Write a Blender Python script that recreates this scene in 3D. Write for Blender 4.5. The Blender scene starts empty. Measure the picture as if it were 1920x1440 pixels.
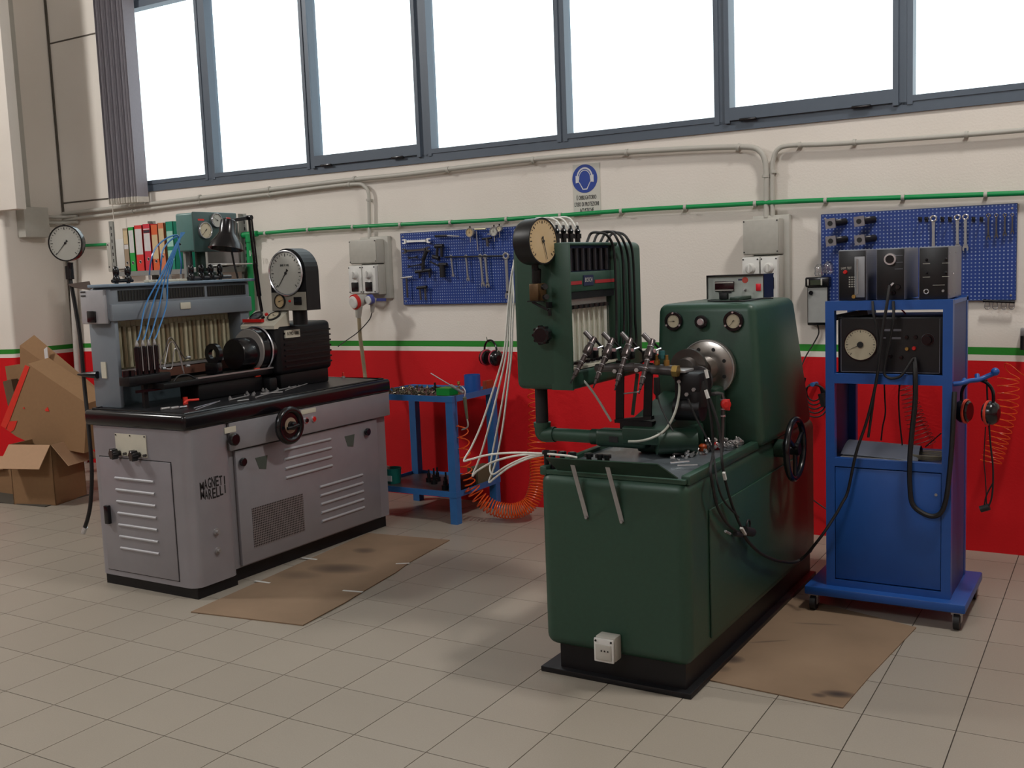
import bpy, bmesh, math, random
from mathutils import Vector, Matrix, Quaternion
random.seed(7)
PI = math.pi
S = bpy.context.scene
COL = S.collection

# ------------------------------------------------------------------ camera
CR = Vector((0.85424962, 0.5184629, -0.03812886)); CU = Vector((-0.02555204, 0.11512995, 0.99302175)); CF = Vector((-0.51923471, 0.84731418, -0.1115975))
CP = Vector((0.0, -5.80939057, 1.57564299)); FPX = 1956.65
cam = bpy.data.cameras.new('camera'); cam.sensor_width = 36; cam.lens = FPX / 1920 * 36; cam.clip_start = .05
co = bpy.data.objects.new('camera', cam); COL.objects.link(co)
M = Matrix((CR, CU, -CF)).transposed().to_4x4(); M.translation = CP; co.matrix_world = M
S.camera = co

# ------------------------------------------------------------------ light
S.view_settings.view_transform = 'Standard'; S.view_settings.look = 'None'
S.view_settings.gamma = 1; S.view_settings.use_curve_mapping = False
S.view_settings.exposure = -0.45
w = bpy.data.worlds.new('sky'); S.world = w; w.use_nodes = True
bg = w.node_tree.nodes['Background']; bg.inputs[0].default_value = (0.88, 0.95, 1.0, 1); bg.inputs[1].default_value = 3.4

def area(name, loc, target, sx, sy, power, col, portal=False, spread=PI):
    l = bpy.data.lights.new(name, 'AREA'); l.shape = 'RECTANGLE'; l.size = sx; l.size_y = sy; l.energy = power; l.color = col
    l.spread = spread
    if portal: l.cycles.is_portal = True
    o = bpy.data.objects.new(name, l); COL.objects.link(o); o.location = loc
    d = Vector(target) - Vector(loc); o.rotation_euler = d.to_track_quat('-Z', 'Y').to_euler(); o['kind'] = 'structure'
    return o
area('window_portal', (-3.4, -.02, 3.03), (-3.4, -3, 3.03), 7.2, 1.5, 1, (1, 1, 1), portal=True)
# two hall lamps hanging in front of the wall, out of view
area('offscreen_light', (-8.6, -4.6, 5.2), (-4.4, -1.0, .5), .6, .6, 225, (1.0, .97, .93))
area('offscreen_light', (0.35, -2.0, 5.2), (-1.9, -2.0, .4), .6, .4, 150, (1.0, .95, .90))
area('offscreen_light', (-2.6, -8.4, 5.3), (-2.6, -2.4, .6), 2.4, 1.2, 200, (.97, .98, 1.0))  # added fill light behind the camera, brightens the faces turned towards it

# ------------------------------------------------------------------ pixel rays to points on real planes (1920x1440 frame)
def ray(x, y): return CF + CR * ((x - 960) / FPX) + CU * ((720 - y) / FPX)
def ony(x, y, Y=0.0):
    d = ray(x, y); return CP + d * ((Y - CP.y) / d.y)
def onx(x, y, X):
    d = ray(x, y); return CP + d * ((X - CP.x) / d.x)
def onz(x, y, Z=0.0):
    d = ray(x, y); return CP + d * ((Z - CP.z) / d.z)

# ------------------------------------------------------------------ materials
def lin(c): return tuple(((v / 255) / 12.92 if v / 255 <= .04045 else ((v / 255 + .055) / 1.055) ** 2.4) for v in c)
MC = {}
def mat(name, rgb, rough=.5, metal=0.0, noise=.12, scale=30, bump=0.0, spec=.5, coat=0.0, rgb2=None, emit=0):
    if name in MC: return MC[name]
    m = bpy.data.materials.new(name); m.use_nodes = True; nt = m.node_tree; N = nt.nodes; L = nt.links
    p = N['Principled BSDF']; c = lin(rgb)
    tc = N.new('ShaderNodeTexCoord'); nz = N.new('ShaderNodeTexNoise'); nz.inputs['Scale'].default_value = scale; nz.inputs['Detail'].default_value = 4
    L.new(tc.outputs['Object'], nz.inputs['Vector'])
    mx = N.new('ShaderNodeMix'); mx.data_type = 'RGBA'; L.new(nz.outputs['Fac'], mx.inputs[0])
    c2 = lin(rgb2) if rgb2 else tuple(min(1, v * (1 + noise)) for v in c)
    mx.inputs[6].default_value = tuple(v * (1 - noise) for v in c) + (1,); mx.inputs[7].default_value = tuple(c2) + (1,)
    L.new(mx.outputs[2], p.inputs['Base Color'])
    p.inputs['Roughness'].default_value = rough; p.inputs['Metallic'].default_value = metal
    p.inputs['Specular IOR Level'].default_value = spec; p.inputs['Coat Weight'].default_value = coat
    if bump:
        b = N.new('ShaderNodeBump'); b.inputs['Strength'].default_value = bump; b.inputs['Distance'].default_value = .004
        L.new(nz.outputs['Fac'], b.inputs['Height']); L.new(b.outputs[0], p.inputs['Normal'])
    if emit:
        p.inputs['Emission Color'].default_value = c + (1,); p.inputs['Emission Strength'].default_value = emit
    MC[name] = m; return m

def math_node(nt, op, a, b=None, c=None):
    n = nt.nodes.new('ShaderNodeMath'); n.operation = op
    for i, v in enumerate((a, b, c)):
        if v is None: continue
        if isinstance(v, (int, float)): n.inputs[i].default_value = v
        else: nt.links.new(v, n.inputs[i])
    return n.outputs[0]

def wall_material():
    m = bpy.data.materials.new('painted_plaster'); m.use_nodes = True; nt = m.node_tree; N = nt.nodes; L = nt.links; p = N['Principled BSDF']
    g = N.new('ShaderNodeNewGeometry'); sx = N.new('ShaderNodeSeparateXYZ'); L.new(g.outputs['Position'], sx.inputs[0])
    # the painted bands run very slightly out of level
    x = sx.outputs['X']; dx = math_node(nt, 'ADD', x, 3.7); q = math_node(nt, 'MULTIPLY', math_node(nt, 'MULTIPLY', dx, dx), .0022)
    z = math_node(nt, 'ADD', sx.outputs['Z'], q)
    ramp = N.new('ShaderNodeValToRGB'); L.new(math_node(nt, 'MULTIPLY', z, .5), ramp.inputs[0])
    cr = ramp.color_ramp; cr.interpolation = 'CONSTANT'
    red = lin((202, 22, 30)); cream = lin((226, 220, 212)); green = lin((44, 134, 46))
    cr.elements[0].position = 0; cr.elements[0].color = red + (1,)
    cr.elements[1].position = 1.017 / 2; cr.elements[1].color = cream + (1,)
    e = cr.elements.new(1.049 / 2); e.color = green + (1,)
    e = cr.elements.new(1.088 / 2); e.color = cream + (1,)
    nz = N.new('ShaderNodeTexNoise'); nz.inputs['Scale'].default_value = 1.3; nz.inputs['Detail'].default_value = 6; L.new(g.outputs['Position'], nz.inputs['Vector'])
    mx = N.new('ShaderNodeMix'); mx.data_type = 'RGBA'; mx.blend_type = 'MULTIPLY'; mx.inputs[0].default_value = .35
    L.new(ramp.outputs[0], mx.inputs[6])
    r2 = N.new('ShaderNodeValToRGB'); r2.color_ramp.elements[0].color = (.78, .76, .72, 1); r2.color_ramp.elements[0].position = .3; r2.color_ramp.elements[1].position = .7
    L.new(nz.outputs['Fac'], r2.inputs[0]); L.new(r2.outputs[0], mx.inputs[7]); L.new(mx.outputs[2], p.inputs['Base Color'])
    p.inputs['Roughness'].default_value = .55; p.inputs['Specular IOR Level'].default_value = .25
    n2 = N.new('ShaderNodeTexNoise'); n2.inputs['Scale'].default_value = 90; n2.inputs['Detail'].default_value = 3; L.new(g.outputs['Position'], n2.inputs['Vector'])
    b = N.new('ShaderNodeBump'); b.inputs['Strength'].default_value = .25; b.inputs['Distance'].default_value = .004; L.new(n2.outputs['Fac'], b.inputs['Height']); L.new(b.outputs[0], p.inputs['Normal'])
    return m

def tile_material():
    m = bpy.data.materials.new('porcelain_tile'); m.use_nodes = True; nt = m.node_tree; N = nt.nodes; L = nt.links; p = N['Principled BSDF']
    g = N.new('ShaderNodeNewGeometry'); oi = N.new('ShaderNodeObjectInfo')
    nz = N.new('ShaderNodeTexNoise'); nz.inputs['Scale'].default_value = 220; nz.inputs['Detail'].default_value = 2; L.new(g.outputs['Position'], nz.inputs['Vector'])
    n2 = N.new('ShaderNodeTexNoise'); n2.inputs['Scale'].default_value = .9; n2.inputs['Detail'].default_value = 5; L.new(g.outputs['Position'], n2.inputs['Vector'])
    mx = N.new('ShaderNodeMix'); mx.data_type = 'RGBA'; L.new(nz.outputs['Fac'], mx.inputs[0])
    mx.inputs[6].default_value = lin((146, 138, 126)) + (1,); mx.inputs[7].default_value = lin((162, 154, 142)) + (1,)
    v = math_node(nt, 'ADD', math_node(nt, 'MULTIPLY', oi.outputs['Random'], .06), math_node(nt, 'ADD', math_node(nt, 'MULTIPLY', n2.outputs['Fac'], .22), .85))
    hs = N.new('ShaderNodeHueSaturation'); L.new(v, hs.inputs['Value']); L.new(mx.outputs[2], hs.inputs['Color']); L.new(hs.outputs[0], p.inputs['Base Color'])
    p.inputs['Roughness'].default_value = .42; p.inputs['Specular IOR Level'].default_value = .4
    return m

def perforated(name, c1, hole, pitch, rad, ax=('X', 'Z'), off=(0, 0), even=False):
    m = bpy.data.materials.new(name); m.use_nodes = True; nt = m.node_tree; N = nt.nodes; L = nt.links; p = N['Principled BSDF']
    g = N.new('ShaderNodeNewGeometry'); s = N.new('ShaderNodeSeparateXYZ'); L.new(g.outputs['Position'], s.inputs[0])
    def cell(o, k):
        f = math_node(nt, 'FRACT', math_node(nt, 'ADD', math_node(nt, 'DIVIDE', s.outputs[o], pitch), 50.0 + k)); d = math_node(nt, 'SUBTRACT', f, .5); return math_node(nt, 'MULTIPLY', d, d)
    r = math_node(nt, 'LESS_THAN', math_node(nt, 'ADD', cell(ax[0], off[0]), cell(ax[1], off[1])), (rad / pitch) ** 2)
    nz = N.new('ShaderNodeTexNoise'); nz.inputs['Scale'].default_value = 12; L.new(g.outputs['Position'], nz.inputs['Vector'])
    fac = r if even else math_node(nt, 'MULTIPLY', r, math_node(nt, 'ADD', math_node(nt, 'MULTIPLY', nz.outputs['Fac'], 1.0), .15))
    mx = N.new('ShaderNodeMix'); mx.data_type = 'RGBA'; L.new(fac, mx.inputs[0])
    mx.inputs[6].default_value = lin(c1) + (1,); mx.inputs[7].default_value = lin(hole) + (1,); L.new(mx.outputs[2], p.inputs['Base Color'])
    p.inputs['Roughness'].default_value = .4
    return m

def glass(name='window_glass', tint=(1, 1, 1), gloss=.08):
    if name in MC: return MC[name]
    m = bpy.data.materials.new(name); m.use_nodes = True; nt = m.node_tree; N = nt.nodes; L = nt.links; N.remove(N['Principled BSDF'])
    t = N.new('ShaderNodeBsdfTransparent'); t.inputs[0].default_value = tint + (1,); gl = N.new('ShaderNodeBsdfGlossy'); gl.inputs['Roughness'].default_value = .03
    lw = N.new('ShaderNodeLayerWeight'); lw.inputs[0].default_value = .25; mx = N.new('ShaderNodeMixShader')
    L.new(math_node(nt, 'ADD', math_node(nt, 'MULTIPLY', lw.outputs['Fresnel'], .35), gloss), mx.inputs[0]); L.new(t.outputs[0], mx.inputs[1]); L.new(gl.outputs[0], mx.inputs[2]); L.new(mx.outputs[0], N['Material Output'].inputs[0])
    MC[name] = m; return m

WALL = wall_material(); TILE = tile_material()
GROUT = mat('grout', (66, 58, 52), .8)
PLAS = mat('ceiling_paint', (190, 186, 178), .8)
FRAME = mat('window_aluminium', (80, 91, 104), .45, .1, .05)
GREY = mat('machine_grey_paint', (142, 140, 145), .38, .25, .10, 9, .05)
GREYL = mat('machine_light_grey', (166, 166, 170), .4, .2, .08)
BLUEG = mat('blue_grey_enamel', (116, 124, 132), .4, .05, .10, 9)
BLACK = mat('black_enamel', (16, 15, 19), .22, 0, .3, 12)
BLACKM = mat('black_cast_iron', (13, 13, 16), .42, 0, .3, 20, .1, spec=.35)
RUB = mat('black_rubber', (15, 14, 16), .6)
GREEN = mat('green_hammer_paint', (38, 68, 54), .42, .05, .14, 60, .08)
GREEND = mat('dark_green_paint', (25, 52, 40), .45, .05, .2, 30, .1)
TEAL = mat('teal_enamel', (84, 122, 118), .4, 0, .06)
TEALD = mat('dark_teal_face', (50, 74, 72), .4, 0, .08)
CHROME = mat('chrome', (215, 215, 220), .22, .8, .05)
STEEL = mat('worn_steel', (158, 156, 156), .36, .55, .2, 25)
STEELD = mat('dark_oily_steel', (88, 84, 84), .34, .6, .3, 30)
BRASS = mat('brass', (170, 140, 80), .35, .9, .2)
CREAM = mat('cream_plate', (196, 192, 176), .5, 0, .06)
DIAL = mat('dial_cream', (196, 186, 160), .6, 0, .05)
DIALG = mat('dial_pale_grey', (178, 178, 170), .6, 0, .05)
DIALY = mat('dial_aged_yellow', (196, 166, 112), .6, 0, .15, 14, rgb2=(190, 170, 140))
INK = mat('black_ink', (18, 18, 20), .6)
WHITE = mat('white_plastic', (206, 206, 202), .45, 0, .04)
PVC = mat('grey_pvc', (176, 174, 166), .5, 0, .06)
REDP = mat('red_plastic', (190, 28, 24), .4, 0, .1)
ORANGE = mat('orange_plastic', (205, 84, 30), .4, 0, .1)
HOSEO = mat('orange_hose', (216, 82, 26), .3, 0, .06)
BLUEP = mat('blue_steel_paint', (26, 76, 148), .38, 0, .10, 14)
BLUET = mat('blue_table_paint', (46, 104, 166), .45, 0, .14, 14)
BLUED = mat('dark_blue_sheet', (20, 52, 110), .5, 0, .12)
PIPEG = mat('green_pipe_plastic', (0, 138, 74), .4, 0, .06)
CARD = mat('cardboard', (136, 104, 72), .85, 0, .08, 40)
CARDL = mat('cardboard_inner', (172, 138, 108), .85, 0, .06, 40)
TAPE = mat('red_tape', (208, 48, 34), .5)
TUBEB = mat('blue_hose', (60, 120, 178), .25, 0, .05)
TUBEW = mat('white_hose', (215, 215, 208), .35, 0, .04)
SMOKE = mat('clear_hose', (158, 160, 150), .3, 0, .04)
GT = glass('tube_glass', (.96, .96, .92), .03)
GW = glass('window_glass', (.97, 1, .99), .04)
TOOLM = mat('tool_dark', (38, 38, 42), .45, .5, .2)

# ------------------------------------------------------------------ mesh builder
def frame_of(d):
    d = Vector(d).normalized(); a = Vector((0, 0, 1)) if abs(d.z) < .9 else Vector((1, 0, 0))
    u = d.cross(a).normalized(); v = d.cross(u).normalized(); return u, v, d
class B:
    def __init__(s): s.v = []; s.f = []; s.m = []; s.cur = 0; s.sm = []
    def add(s, vs, fs, smooth=False):
        n = len(s.v); s.v += [Vector(q) for q in vs]
        for f in fs: s.f.append([n + i for i in f]); s.m.append(s.cur); s.sm.append(smooth)
        return s
    def box(s, a, b, bev=0.0, seg=2, vert=False):
        """box between two corners; bev>0 rounds the edges (vert=True: only the four upright edges)"""
        x0, x1 = sorted((a[0], b[0])); y0, y1 = sorted((a[1], b[1])); z0, z1 = sorted((a[2], b[2]))
        if bev <= 0:
            return s.add([(x0, y0, z0), (x1, y0, z0), (x1, y1, z0), (x0, y1, z0), (x0, y0, z1), (x1, y0, z1), (x1, y1, z1), (x0, y1, z1)],
                         [(0, 3, 2, 1), (4, 5, 6, 7), (0, 1, 5, 4), (1, 2, 6, 5), (2, 3, 7, 6), (3, 0, 4, 7)])
        bm = bmesh.new(); bmesh.ops.create_cube(bm, size=1)
        for v in bm.verts: v.co = Vector(((x0 + x1) / 2 + v.co.x * (x1 - x0), (y0 + y1) / 2 + v.co.y * (y1 - y0), (z0 + z1) / 2 + v.co.z * (z1 - z0)))
        ed = [e for e in bm.edges if (not vert) or abs(e.verts[0].co.z - e.verts[1].co.z) > 1e-6]
        lim = min(x1 - x0, y1 - y0, 9 if vert else z1 - z0) * .49
        bmesh.ops.bevel(bm, geom=ed, offset=min(bev, lim), segments=seg, profile=.5, affect='EDGES')
        bm.verts.index_update(); s.add([v.co.copy() for v in bm.verts], [[v.index for v in f.verts] for f in bm.faces], True); bm.free(); return s
    def obox(s, c, ax, ay, az, hx, hy, hz):
        c = Vector(c); ax, ay, az = Vector(ax).normalized() * hx, Vector(ay).normalized() * hy, Vector(az).normalized() * hz
        vs = [c + ax * i + ay * j + az * k for k in (-1, 1) for j in (-1, 1) for i in (-1, 1)]
        return s.add(vs, [(0, 2, 3, 1), (4, 5, 7, 6), (0, 1, 5, 4), (1, 3, 7, 5), (3, 2, 6, 7), (2, 0, 4, 6)])
    def bar(s, p, q, w, h, up=(0, 0, 1)):
        p, q = Vector(p), Vector(q); d = (q - p); L = d.length; d.normalize(); u = Vector(up); sd = d.cross(u)
        if sd.length < 1e-4: sd = d.cross(Vector((1, 0, 0)))
        sd.normalize(); up2 = sd.cross(d)
        return s.obox((p + q) / 2, d, sd, up2, L / 2, w / 2, h / 2)
    def lathe(s, o, d, prof, seg=20, cap=True):
        """prof: list of (distance along d, radius)"""
        u, v, d = frame_of(d); o = Vector(o); vs = []; fs = []; n = len(prof)
        for t, r in prof:
            for k in range(seg):
                a = 2 * PI * k / seg; vs.append(o + d * t + (u * math.cos(a) + v * math.sin(a)) * r)
        for i in range(n - 1):
            for k in range(seg):
                k2 = (k + 1) % seg; fs.append((i * seg + k, i * seg + k2, (i + 1) * seg + k2, (i + 1) * seg + k))
        s.add(vs, fs, True)
        if cap:
            s.add(vs[:seg], [tuple(range(seg))[::-1]]); s.add(vs[-seg:], [tuple(range(seg))])
        return s
    def cyl(s, p, q, r, r2=None, seg=16):
        p, q = Vector(p), Vector(q); return s.lathe(p, q - p, [(0, r), ((q - p).length, r if r2 is None else r2)], seg)
    def ring(s, o, d, R, r, seg=24, k=8):
        u, v, d = frame_of(d); pts = [Vector(o) + (u * math.cos(2 * PI * i / seg) + v * math.sin(2 * PI * i / seg)) * R for i in range(seg)]
        return s.tube(pts, r, k, closed=True, smooth=0)
    def tube(s, pts, r, k=8, closed=False, smooth=6):
        pts = [Vector(p) for p in pts]
        if smooth and len(pts) > 2:
            P = [pts[0] * 2 - pts[1]] + pts + [pts[-1] * 2 - pts[-2]]; out = []
            for i in range(1, len(P) - 2):
                for j in range(smooth):
                    t = j / smooth; a, b, c, d = P[i - 1], P[i], P[i + 1], P[i + 2]
                    out.append(.5 * ((2 * b) + (c - a) * t + (2 * a - 5 * b + 4 * c - d) * t * t + (3 * b - a - 3 * c + d) * t ** 3))
            pts = out + [pts[-1]]
        n = len(pts); vs = []; fs = []; u = None
        for i, p in enumerate(pts):
            a = pts[(i - 1) % n] if (closed or i) else p; b = pts[(i + 1) % n] if (closed or i < n - 1) else p
            d = (b - a); d = d.normalized() if d.length > 1e-9 else Vector((0, 0, 1))
            if u is None: u = frame_of(d)[0]
            u = (u - d * u.dot(d)); u = u.normalized() if u.length > 1e-6 else frame_of(d)[0]; v = d.cross(u)
            for j in range(k):
                an = 2 * PI * j / k; vs.append(p + (u * math.cos(an) + v * math.sin(an)) * r)
        for i in range(n if closed else n - 1):
            for j in range(k):
                j2 = (j + 1) % k; i2 = (i + 1) % n; fs.append((i * k + j, i * k + j2, i2 * k + j2, i2 * k + j))
        if not closed: fs += [tuple(range(k))[::-1], tuple(range((n - 1) * k, n * k))]
        return s.add(vs, fs, True)
    def prism(s, poly, o, ax, ay, depth):
        """flat outline (2D points) in the plane o+ax*u+ay*v, thickened along ax x ay"""
        o, ax, ay = Vector(o), Vector(ax), Vector(ay); nrm = ax.cross(ay).normalized() * depth; n = len(poly)
        a = [o + ax * p[0] + ay * p[1] for p in poly]; vs = a + [p + nrm for p in a]
        fs = [tuple(range(n))[::-1], tuple(range(n, 2 * n))] + [(i, (i + 1) % n, n + (i + 1) % n, n + i) for i in range(n)]
        return s.add(vs, fs)
    def ball(s, c, r, seg=12, sz=1.0):
        return s.lathe(Vector(c) - Vector((0, 0, r * sz)), (0, 0, 1), [(r * sz * (1 - math.cos(PI * i / 8)), max(r * math.sin(PI * i / 8), 1e-4)) for i in range(9)], seg, cap=False)

WLOC = {}
CNT = {}
def mk(name, b, m, parent=None):
    vs = b.v
    lo = Vector((min(v.x for v in vs), min(v.y for v in vs), min(v.z for v in vs))); hi = Vector((max(v.x for v in vs), max(v.y for v in vs), max(v.z for v in vs)))
    c = (lo + hi) / 2
    if parent is None: c.z = lo.z
    me = bpy.data.meshes.new(name); me.from_pydata([v - c for v in vs], [], b.f)
    ms = m if isinstance(m, (list, tuple)) else [m]
    for q in ms: me.materials.append(q)
    for i, p in enumerate(me.polygons): p.material_index = min(b.m[i], len(ms) - 1); p.use_smooth = b.sm[i]
    me.update()
    bm = bmesh.new(); bm.from_mesh(me)
    bmesh.ops.recalc_face_normals(bm, faces=bm.faces)
    for e in bm.edges:
        if len(e.link_faces) == 2 and e.calc_face_angle(0) > .7: e.smooth = False
    bm.to_mesh(me); bm.free()
    o = bpy.data.objects.new(name, me); COL.objects.link(o); WLOC[o.name] = c
    if parent: o.parent = parent; o.location = c - WLOC[parent.name]
    else: o.location = c
    return o
def tag(o, label=None, cat=None, group=None, kind=None):
    if label: o['label'] = label
    if cat: o['category'] = cat
    if group: o['group'] = group
    if kind: o['kind'] = kind
    return o
def thing(name, loc, label, cat, group=None):
    o = bpy.data.objects.new(name, None); COL.objects.link(o); o.location = loc; o.empty_display_size = .05; WLOC[o.name] = Vector(loc)
    return tag(o, label, cat, group)
def place(root, loc, rz=0, rx=0, ry=0):
    root.location = loc; root.rotation_euler = (rx, ry, rz); return root
def kids(o): return [c for c in COL.objects if c.parent == o]
def dup(root, loc, rot=None, label=None):
    r = root.copy(); COL.objects.link(r); r.location = loc
    if rot is not None: r.rotation_euler = rot
    if label: r['label'] = label
    for ch in kids(root):
        c = ch.copy(); COL.objects.link(c); c.parent = r
        for g in kids(ch):
            d = g.copy(); COL.objects.link(d); d.parent = c
    return r
def structure(o): o['kind'] = 'structure'; return o

def text_mesh(s, size, origin, ax, ay, name, m, parent, depth=.001, align='CENTER', sx=1.0, bold=0, wfit=None):
    cu = bpy.data.curves.new('t', 'FONT'); cu.body = s; cu.size = size; cu.align_x = align; cu.extrude = depth; cu.offset = bold; cu.resolution_u = 2
    to = bpy.data.objects.new('t', cu); COL.objects.link(to); dg = bpy.context.evaluated_depsgraph_get(); me = bpy.data.meshes.new_from_object(to.evaluated_get(dg))
    bpy.data.objects.remove(to); ax, ay = Vector(ax), Vector(ay); az = ax.cross(ay); b = B()
    if wfit and len(me.vertices):
        xs_ = [v.co.x for v in me.vertices]; sx = wfit / (max(xs_) - min(xs_)); origin = Vector(origin) - ax * sx * (max(xs_) + min(xs_)) / 2
    b.add([Vector(origin) + ax * v.co.x * sx + ay * v.co.y + az * v.co.z for v in me.vertices], [list(p.vertices) for p in me.polygons]); bpy.data.meshes.remove(me)
    if not b.v: return None
    return mk(name, b, m, parent)
X, Y, Z = Vector((1, 0, 0)), Vector((0, 1, 0)), Vector((0, 0, 1))

def dial_parts(par, c, n, up, R, case_d, case_m, dial_m, ang, ticks=True, name='gauge_case', lip=.1, bez=None, ndl=None, tail=.25):
    """round pressure gauge: case (part) with bezel, dial, tick marks and needle"""
    n = Vector(n).normalized(); up = Vector(up); up = (up - n * up.dot(n)).normalized(); rt = up.cross(n); c = Vector(c)
    cs = mk(name, B().lathe(c - n * case_d, n, [(0, R * .96), (case_d * .15, R), (case_d, R), (case_d, R * (1 - lip)), (case_d - .006, R * (1 - lip))], 32, True), case_m, par)
    if bez: mk('bezel', B().ring(c, n, R * (1 - lip / 2), R * lip * .5, 36, 6), bez, cs)
    mk('dial', B().lathe(c - n * .005, n, [(0, R * (1 - lip)), (.002, R * (1 - lip))], 32), dial_m, cs)
    b = B()
    if ticks:
        for k in range(25):
            a = math.radians(225 - k * 270 / 24); d = rt * math.cos(a) + up * math.sin(a); r1 = R * (1 - lip) * .93; L_ = R * (.13 if k % 4 == 0 else .07)
            b.obox(c - n * .002 + d * (r1 - L_ / 2), d, n, d.cross(n), L_ / 2, .0006, R * (.012 if k % 4 else .018))
        mk('tick_marks', b, INK, cs)
    a = math.radians(ang); d = rt * math.cos(a) + up * math.sin(a); sd = d.cross(n)
    rr = R * (1 - lip) * .85; pw = R * .04; nb = B().prism([(-rr * tail, -pw * 1.6), (-rr * tail * .4, -pw * .5), (rr, -pw * .15), (rr, pw * .15), (-rr * tail * .4, pw * .5), (-rr * tail, pw * 1.6)], c + n * .0005, d, n.cross(d), .0015)
    nb.lathe(c + n * .0, n, [(0, R * .07), (.003, R * .06)], 12); mk('needle', nb, INK if not ndl else ndl, cs)
    return cs
def screws(par, pts, n, r=.004, m=None):
    for p in pts: mk('screw', B().lathe(Vector(p), n, [(0, r), (.002, r * .8)], 8), m or STEEL, par)
def knob_part(par, c, n, r, d, m=None, name='knob', lobes=0):
    b = B(); b.lathe(c, n, [(0, r * .5), (d * .35, r * .5), (d * .35, r * .95), (d * .5, r), (d * .9, r), (d, r * .8)], 20)
    if lobes:
        u, v, nn = frame_of(n)
        for k in range(lobes):
            a = 2 * PI * k / lobes; p = Vector(c) + (u * math.cos(a) + v * math.sin(a)) * r * .95; b.cyl(p + nn * d * .4, p + nn * d * .95, r * .17, seg=8)
    return mk(name, b, m or BLACK, par)
# ================================================================== ROOM
XC = -8.04; ZT = 5.6; XR = 3.2; YF = -9.5
WX0, WX1, WZ0, WZ1 = -7.17, 1.9, 2.30, 3.80
fl = structure(mk('floor', B().box((-10.5, YF, -.2), (XR, .0, -.004)), GROUT))
th = math.radians(.8069); TA = Vector((math.cos(th), math.sin(th), 0)); TB = Vector((math.sin(th), -math.cos(th), 0)); T0 = Vector((-3.79776, -2.91251, 0)); TS = .30
def corner(i, j): return T0 + TA * TS * i + TB * TS * j
tile_me = None; vis = []; rest = []
for i in range(-24, 24):
    for j in range(-11, 22):
        c = corner(i + .5, j + .5)
        if c.y > .14 or c.x < -10.4 or c.x > XR - .2 or c.y < YF + .2: continue
        dd = c - CP; zc = dd.dot(CF)
        inside = False
        if zc > .5:
            px = 960 + FPX * dd.dot(CR) / zc; py = 720 - FPX * dd.dot(CU) / zc; inside = -60 < px < 1980 and -60 < py < 1530
        (vis if inside else rest).append((zc if inside else 99, c))
vis.sort(key=lambda t: t[0]); rest = [c for _, c in vis[300:]] + [c for _, c in rest if c.y > -7]
h = TS / 2 - .0019
b = B(); b.obox((0, 0, -.006), TA, -TB, Z, h, h, .006)
t0 = mk('tile', b, TILE, fl); t0.location = vis[0][1] + Vector((0, 0, -.006)) - WLOC['floor']
me0 = t0.data
for _, c in vis[1:300]:
    o = bpy.data.objects.new('tile', me0); COL.objects.link(o); o.parent = fl; o.location = c + Vector((0, 0, -.006)) - WLOC['floor']
b = B()
for c in rest: b.obox(c + Vector((0, 0, -.006)), TA, -TB, Z, h, h, .006)
tag(mk('tile_field', b, TILE, fl), kind='stuff')

# back wall in one mesh around the window opening
b = B(); y1 = .09
b.box((-10.5, 0, -.2), (XR, y1, WZ0)); b.box((-10.5, 0, WZ1), (XR, y1, ZT)); b.box((-10.5, 0, WZ0), (WX0, y1, WZ1)); b.box((WX1, 0, WZ0), (XR, y1, WZ1))
wb = structure(mk('wall_back', b, WALL))
# panel joints left of the window
J = mat('joint_dark', (86, 80, 72), .9)
b = B(); a_ = ony(120, 377); c_ = ony(214, 358)
b.box((XC, -.003, 2.262), (WX0 - .02, .002, 2.275)); structure(mk('panel_joint', b, J, wb))
b = B(); b.box((XC, -.003, 3.60), (WX0 - .15, .002, 3.612)); structure(mk('panel_joint', b, J, wb))
b = B(); b.box((XC - .0, -.012, .0), (XC + .012, .001, ZT)); structure(mk('panel_joint', b, J, wb))
# left pier that stands out from the wall, with a corbel above
b = B(); b.box((-10.5, -.58, -.2), (XC, .0, ZT), .03, 3, True); structure(mk('wall_left', b, WALL))
b = B(); b.box((-10.5, -.66, ony(20, 393, -.66).z), (ony(30, 380, -.66).x, -.57, ZT), .008); structure(mk('trim_1', b, WALL))
structure(mk('ceiling', B().box((-10.8, YF - .2, ZT), (XR + .3, .09, ZT + .2)), PLAS))
structure(mk('wall_right', B().box((XR, YF - .2, -.2), (XR + .2, .3, ZT)), WALL))
structure(mk('wall_front', B().box((-10.8, YF - .2, -.2), (XR + .2, YF, ZT)), WALL))
structure(mk('wall_side', B().box((-10.8, YF - .2, -.2), (-10.5, .3, ZT)), WALL))

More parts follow.
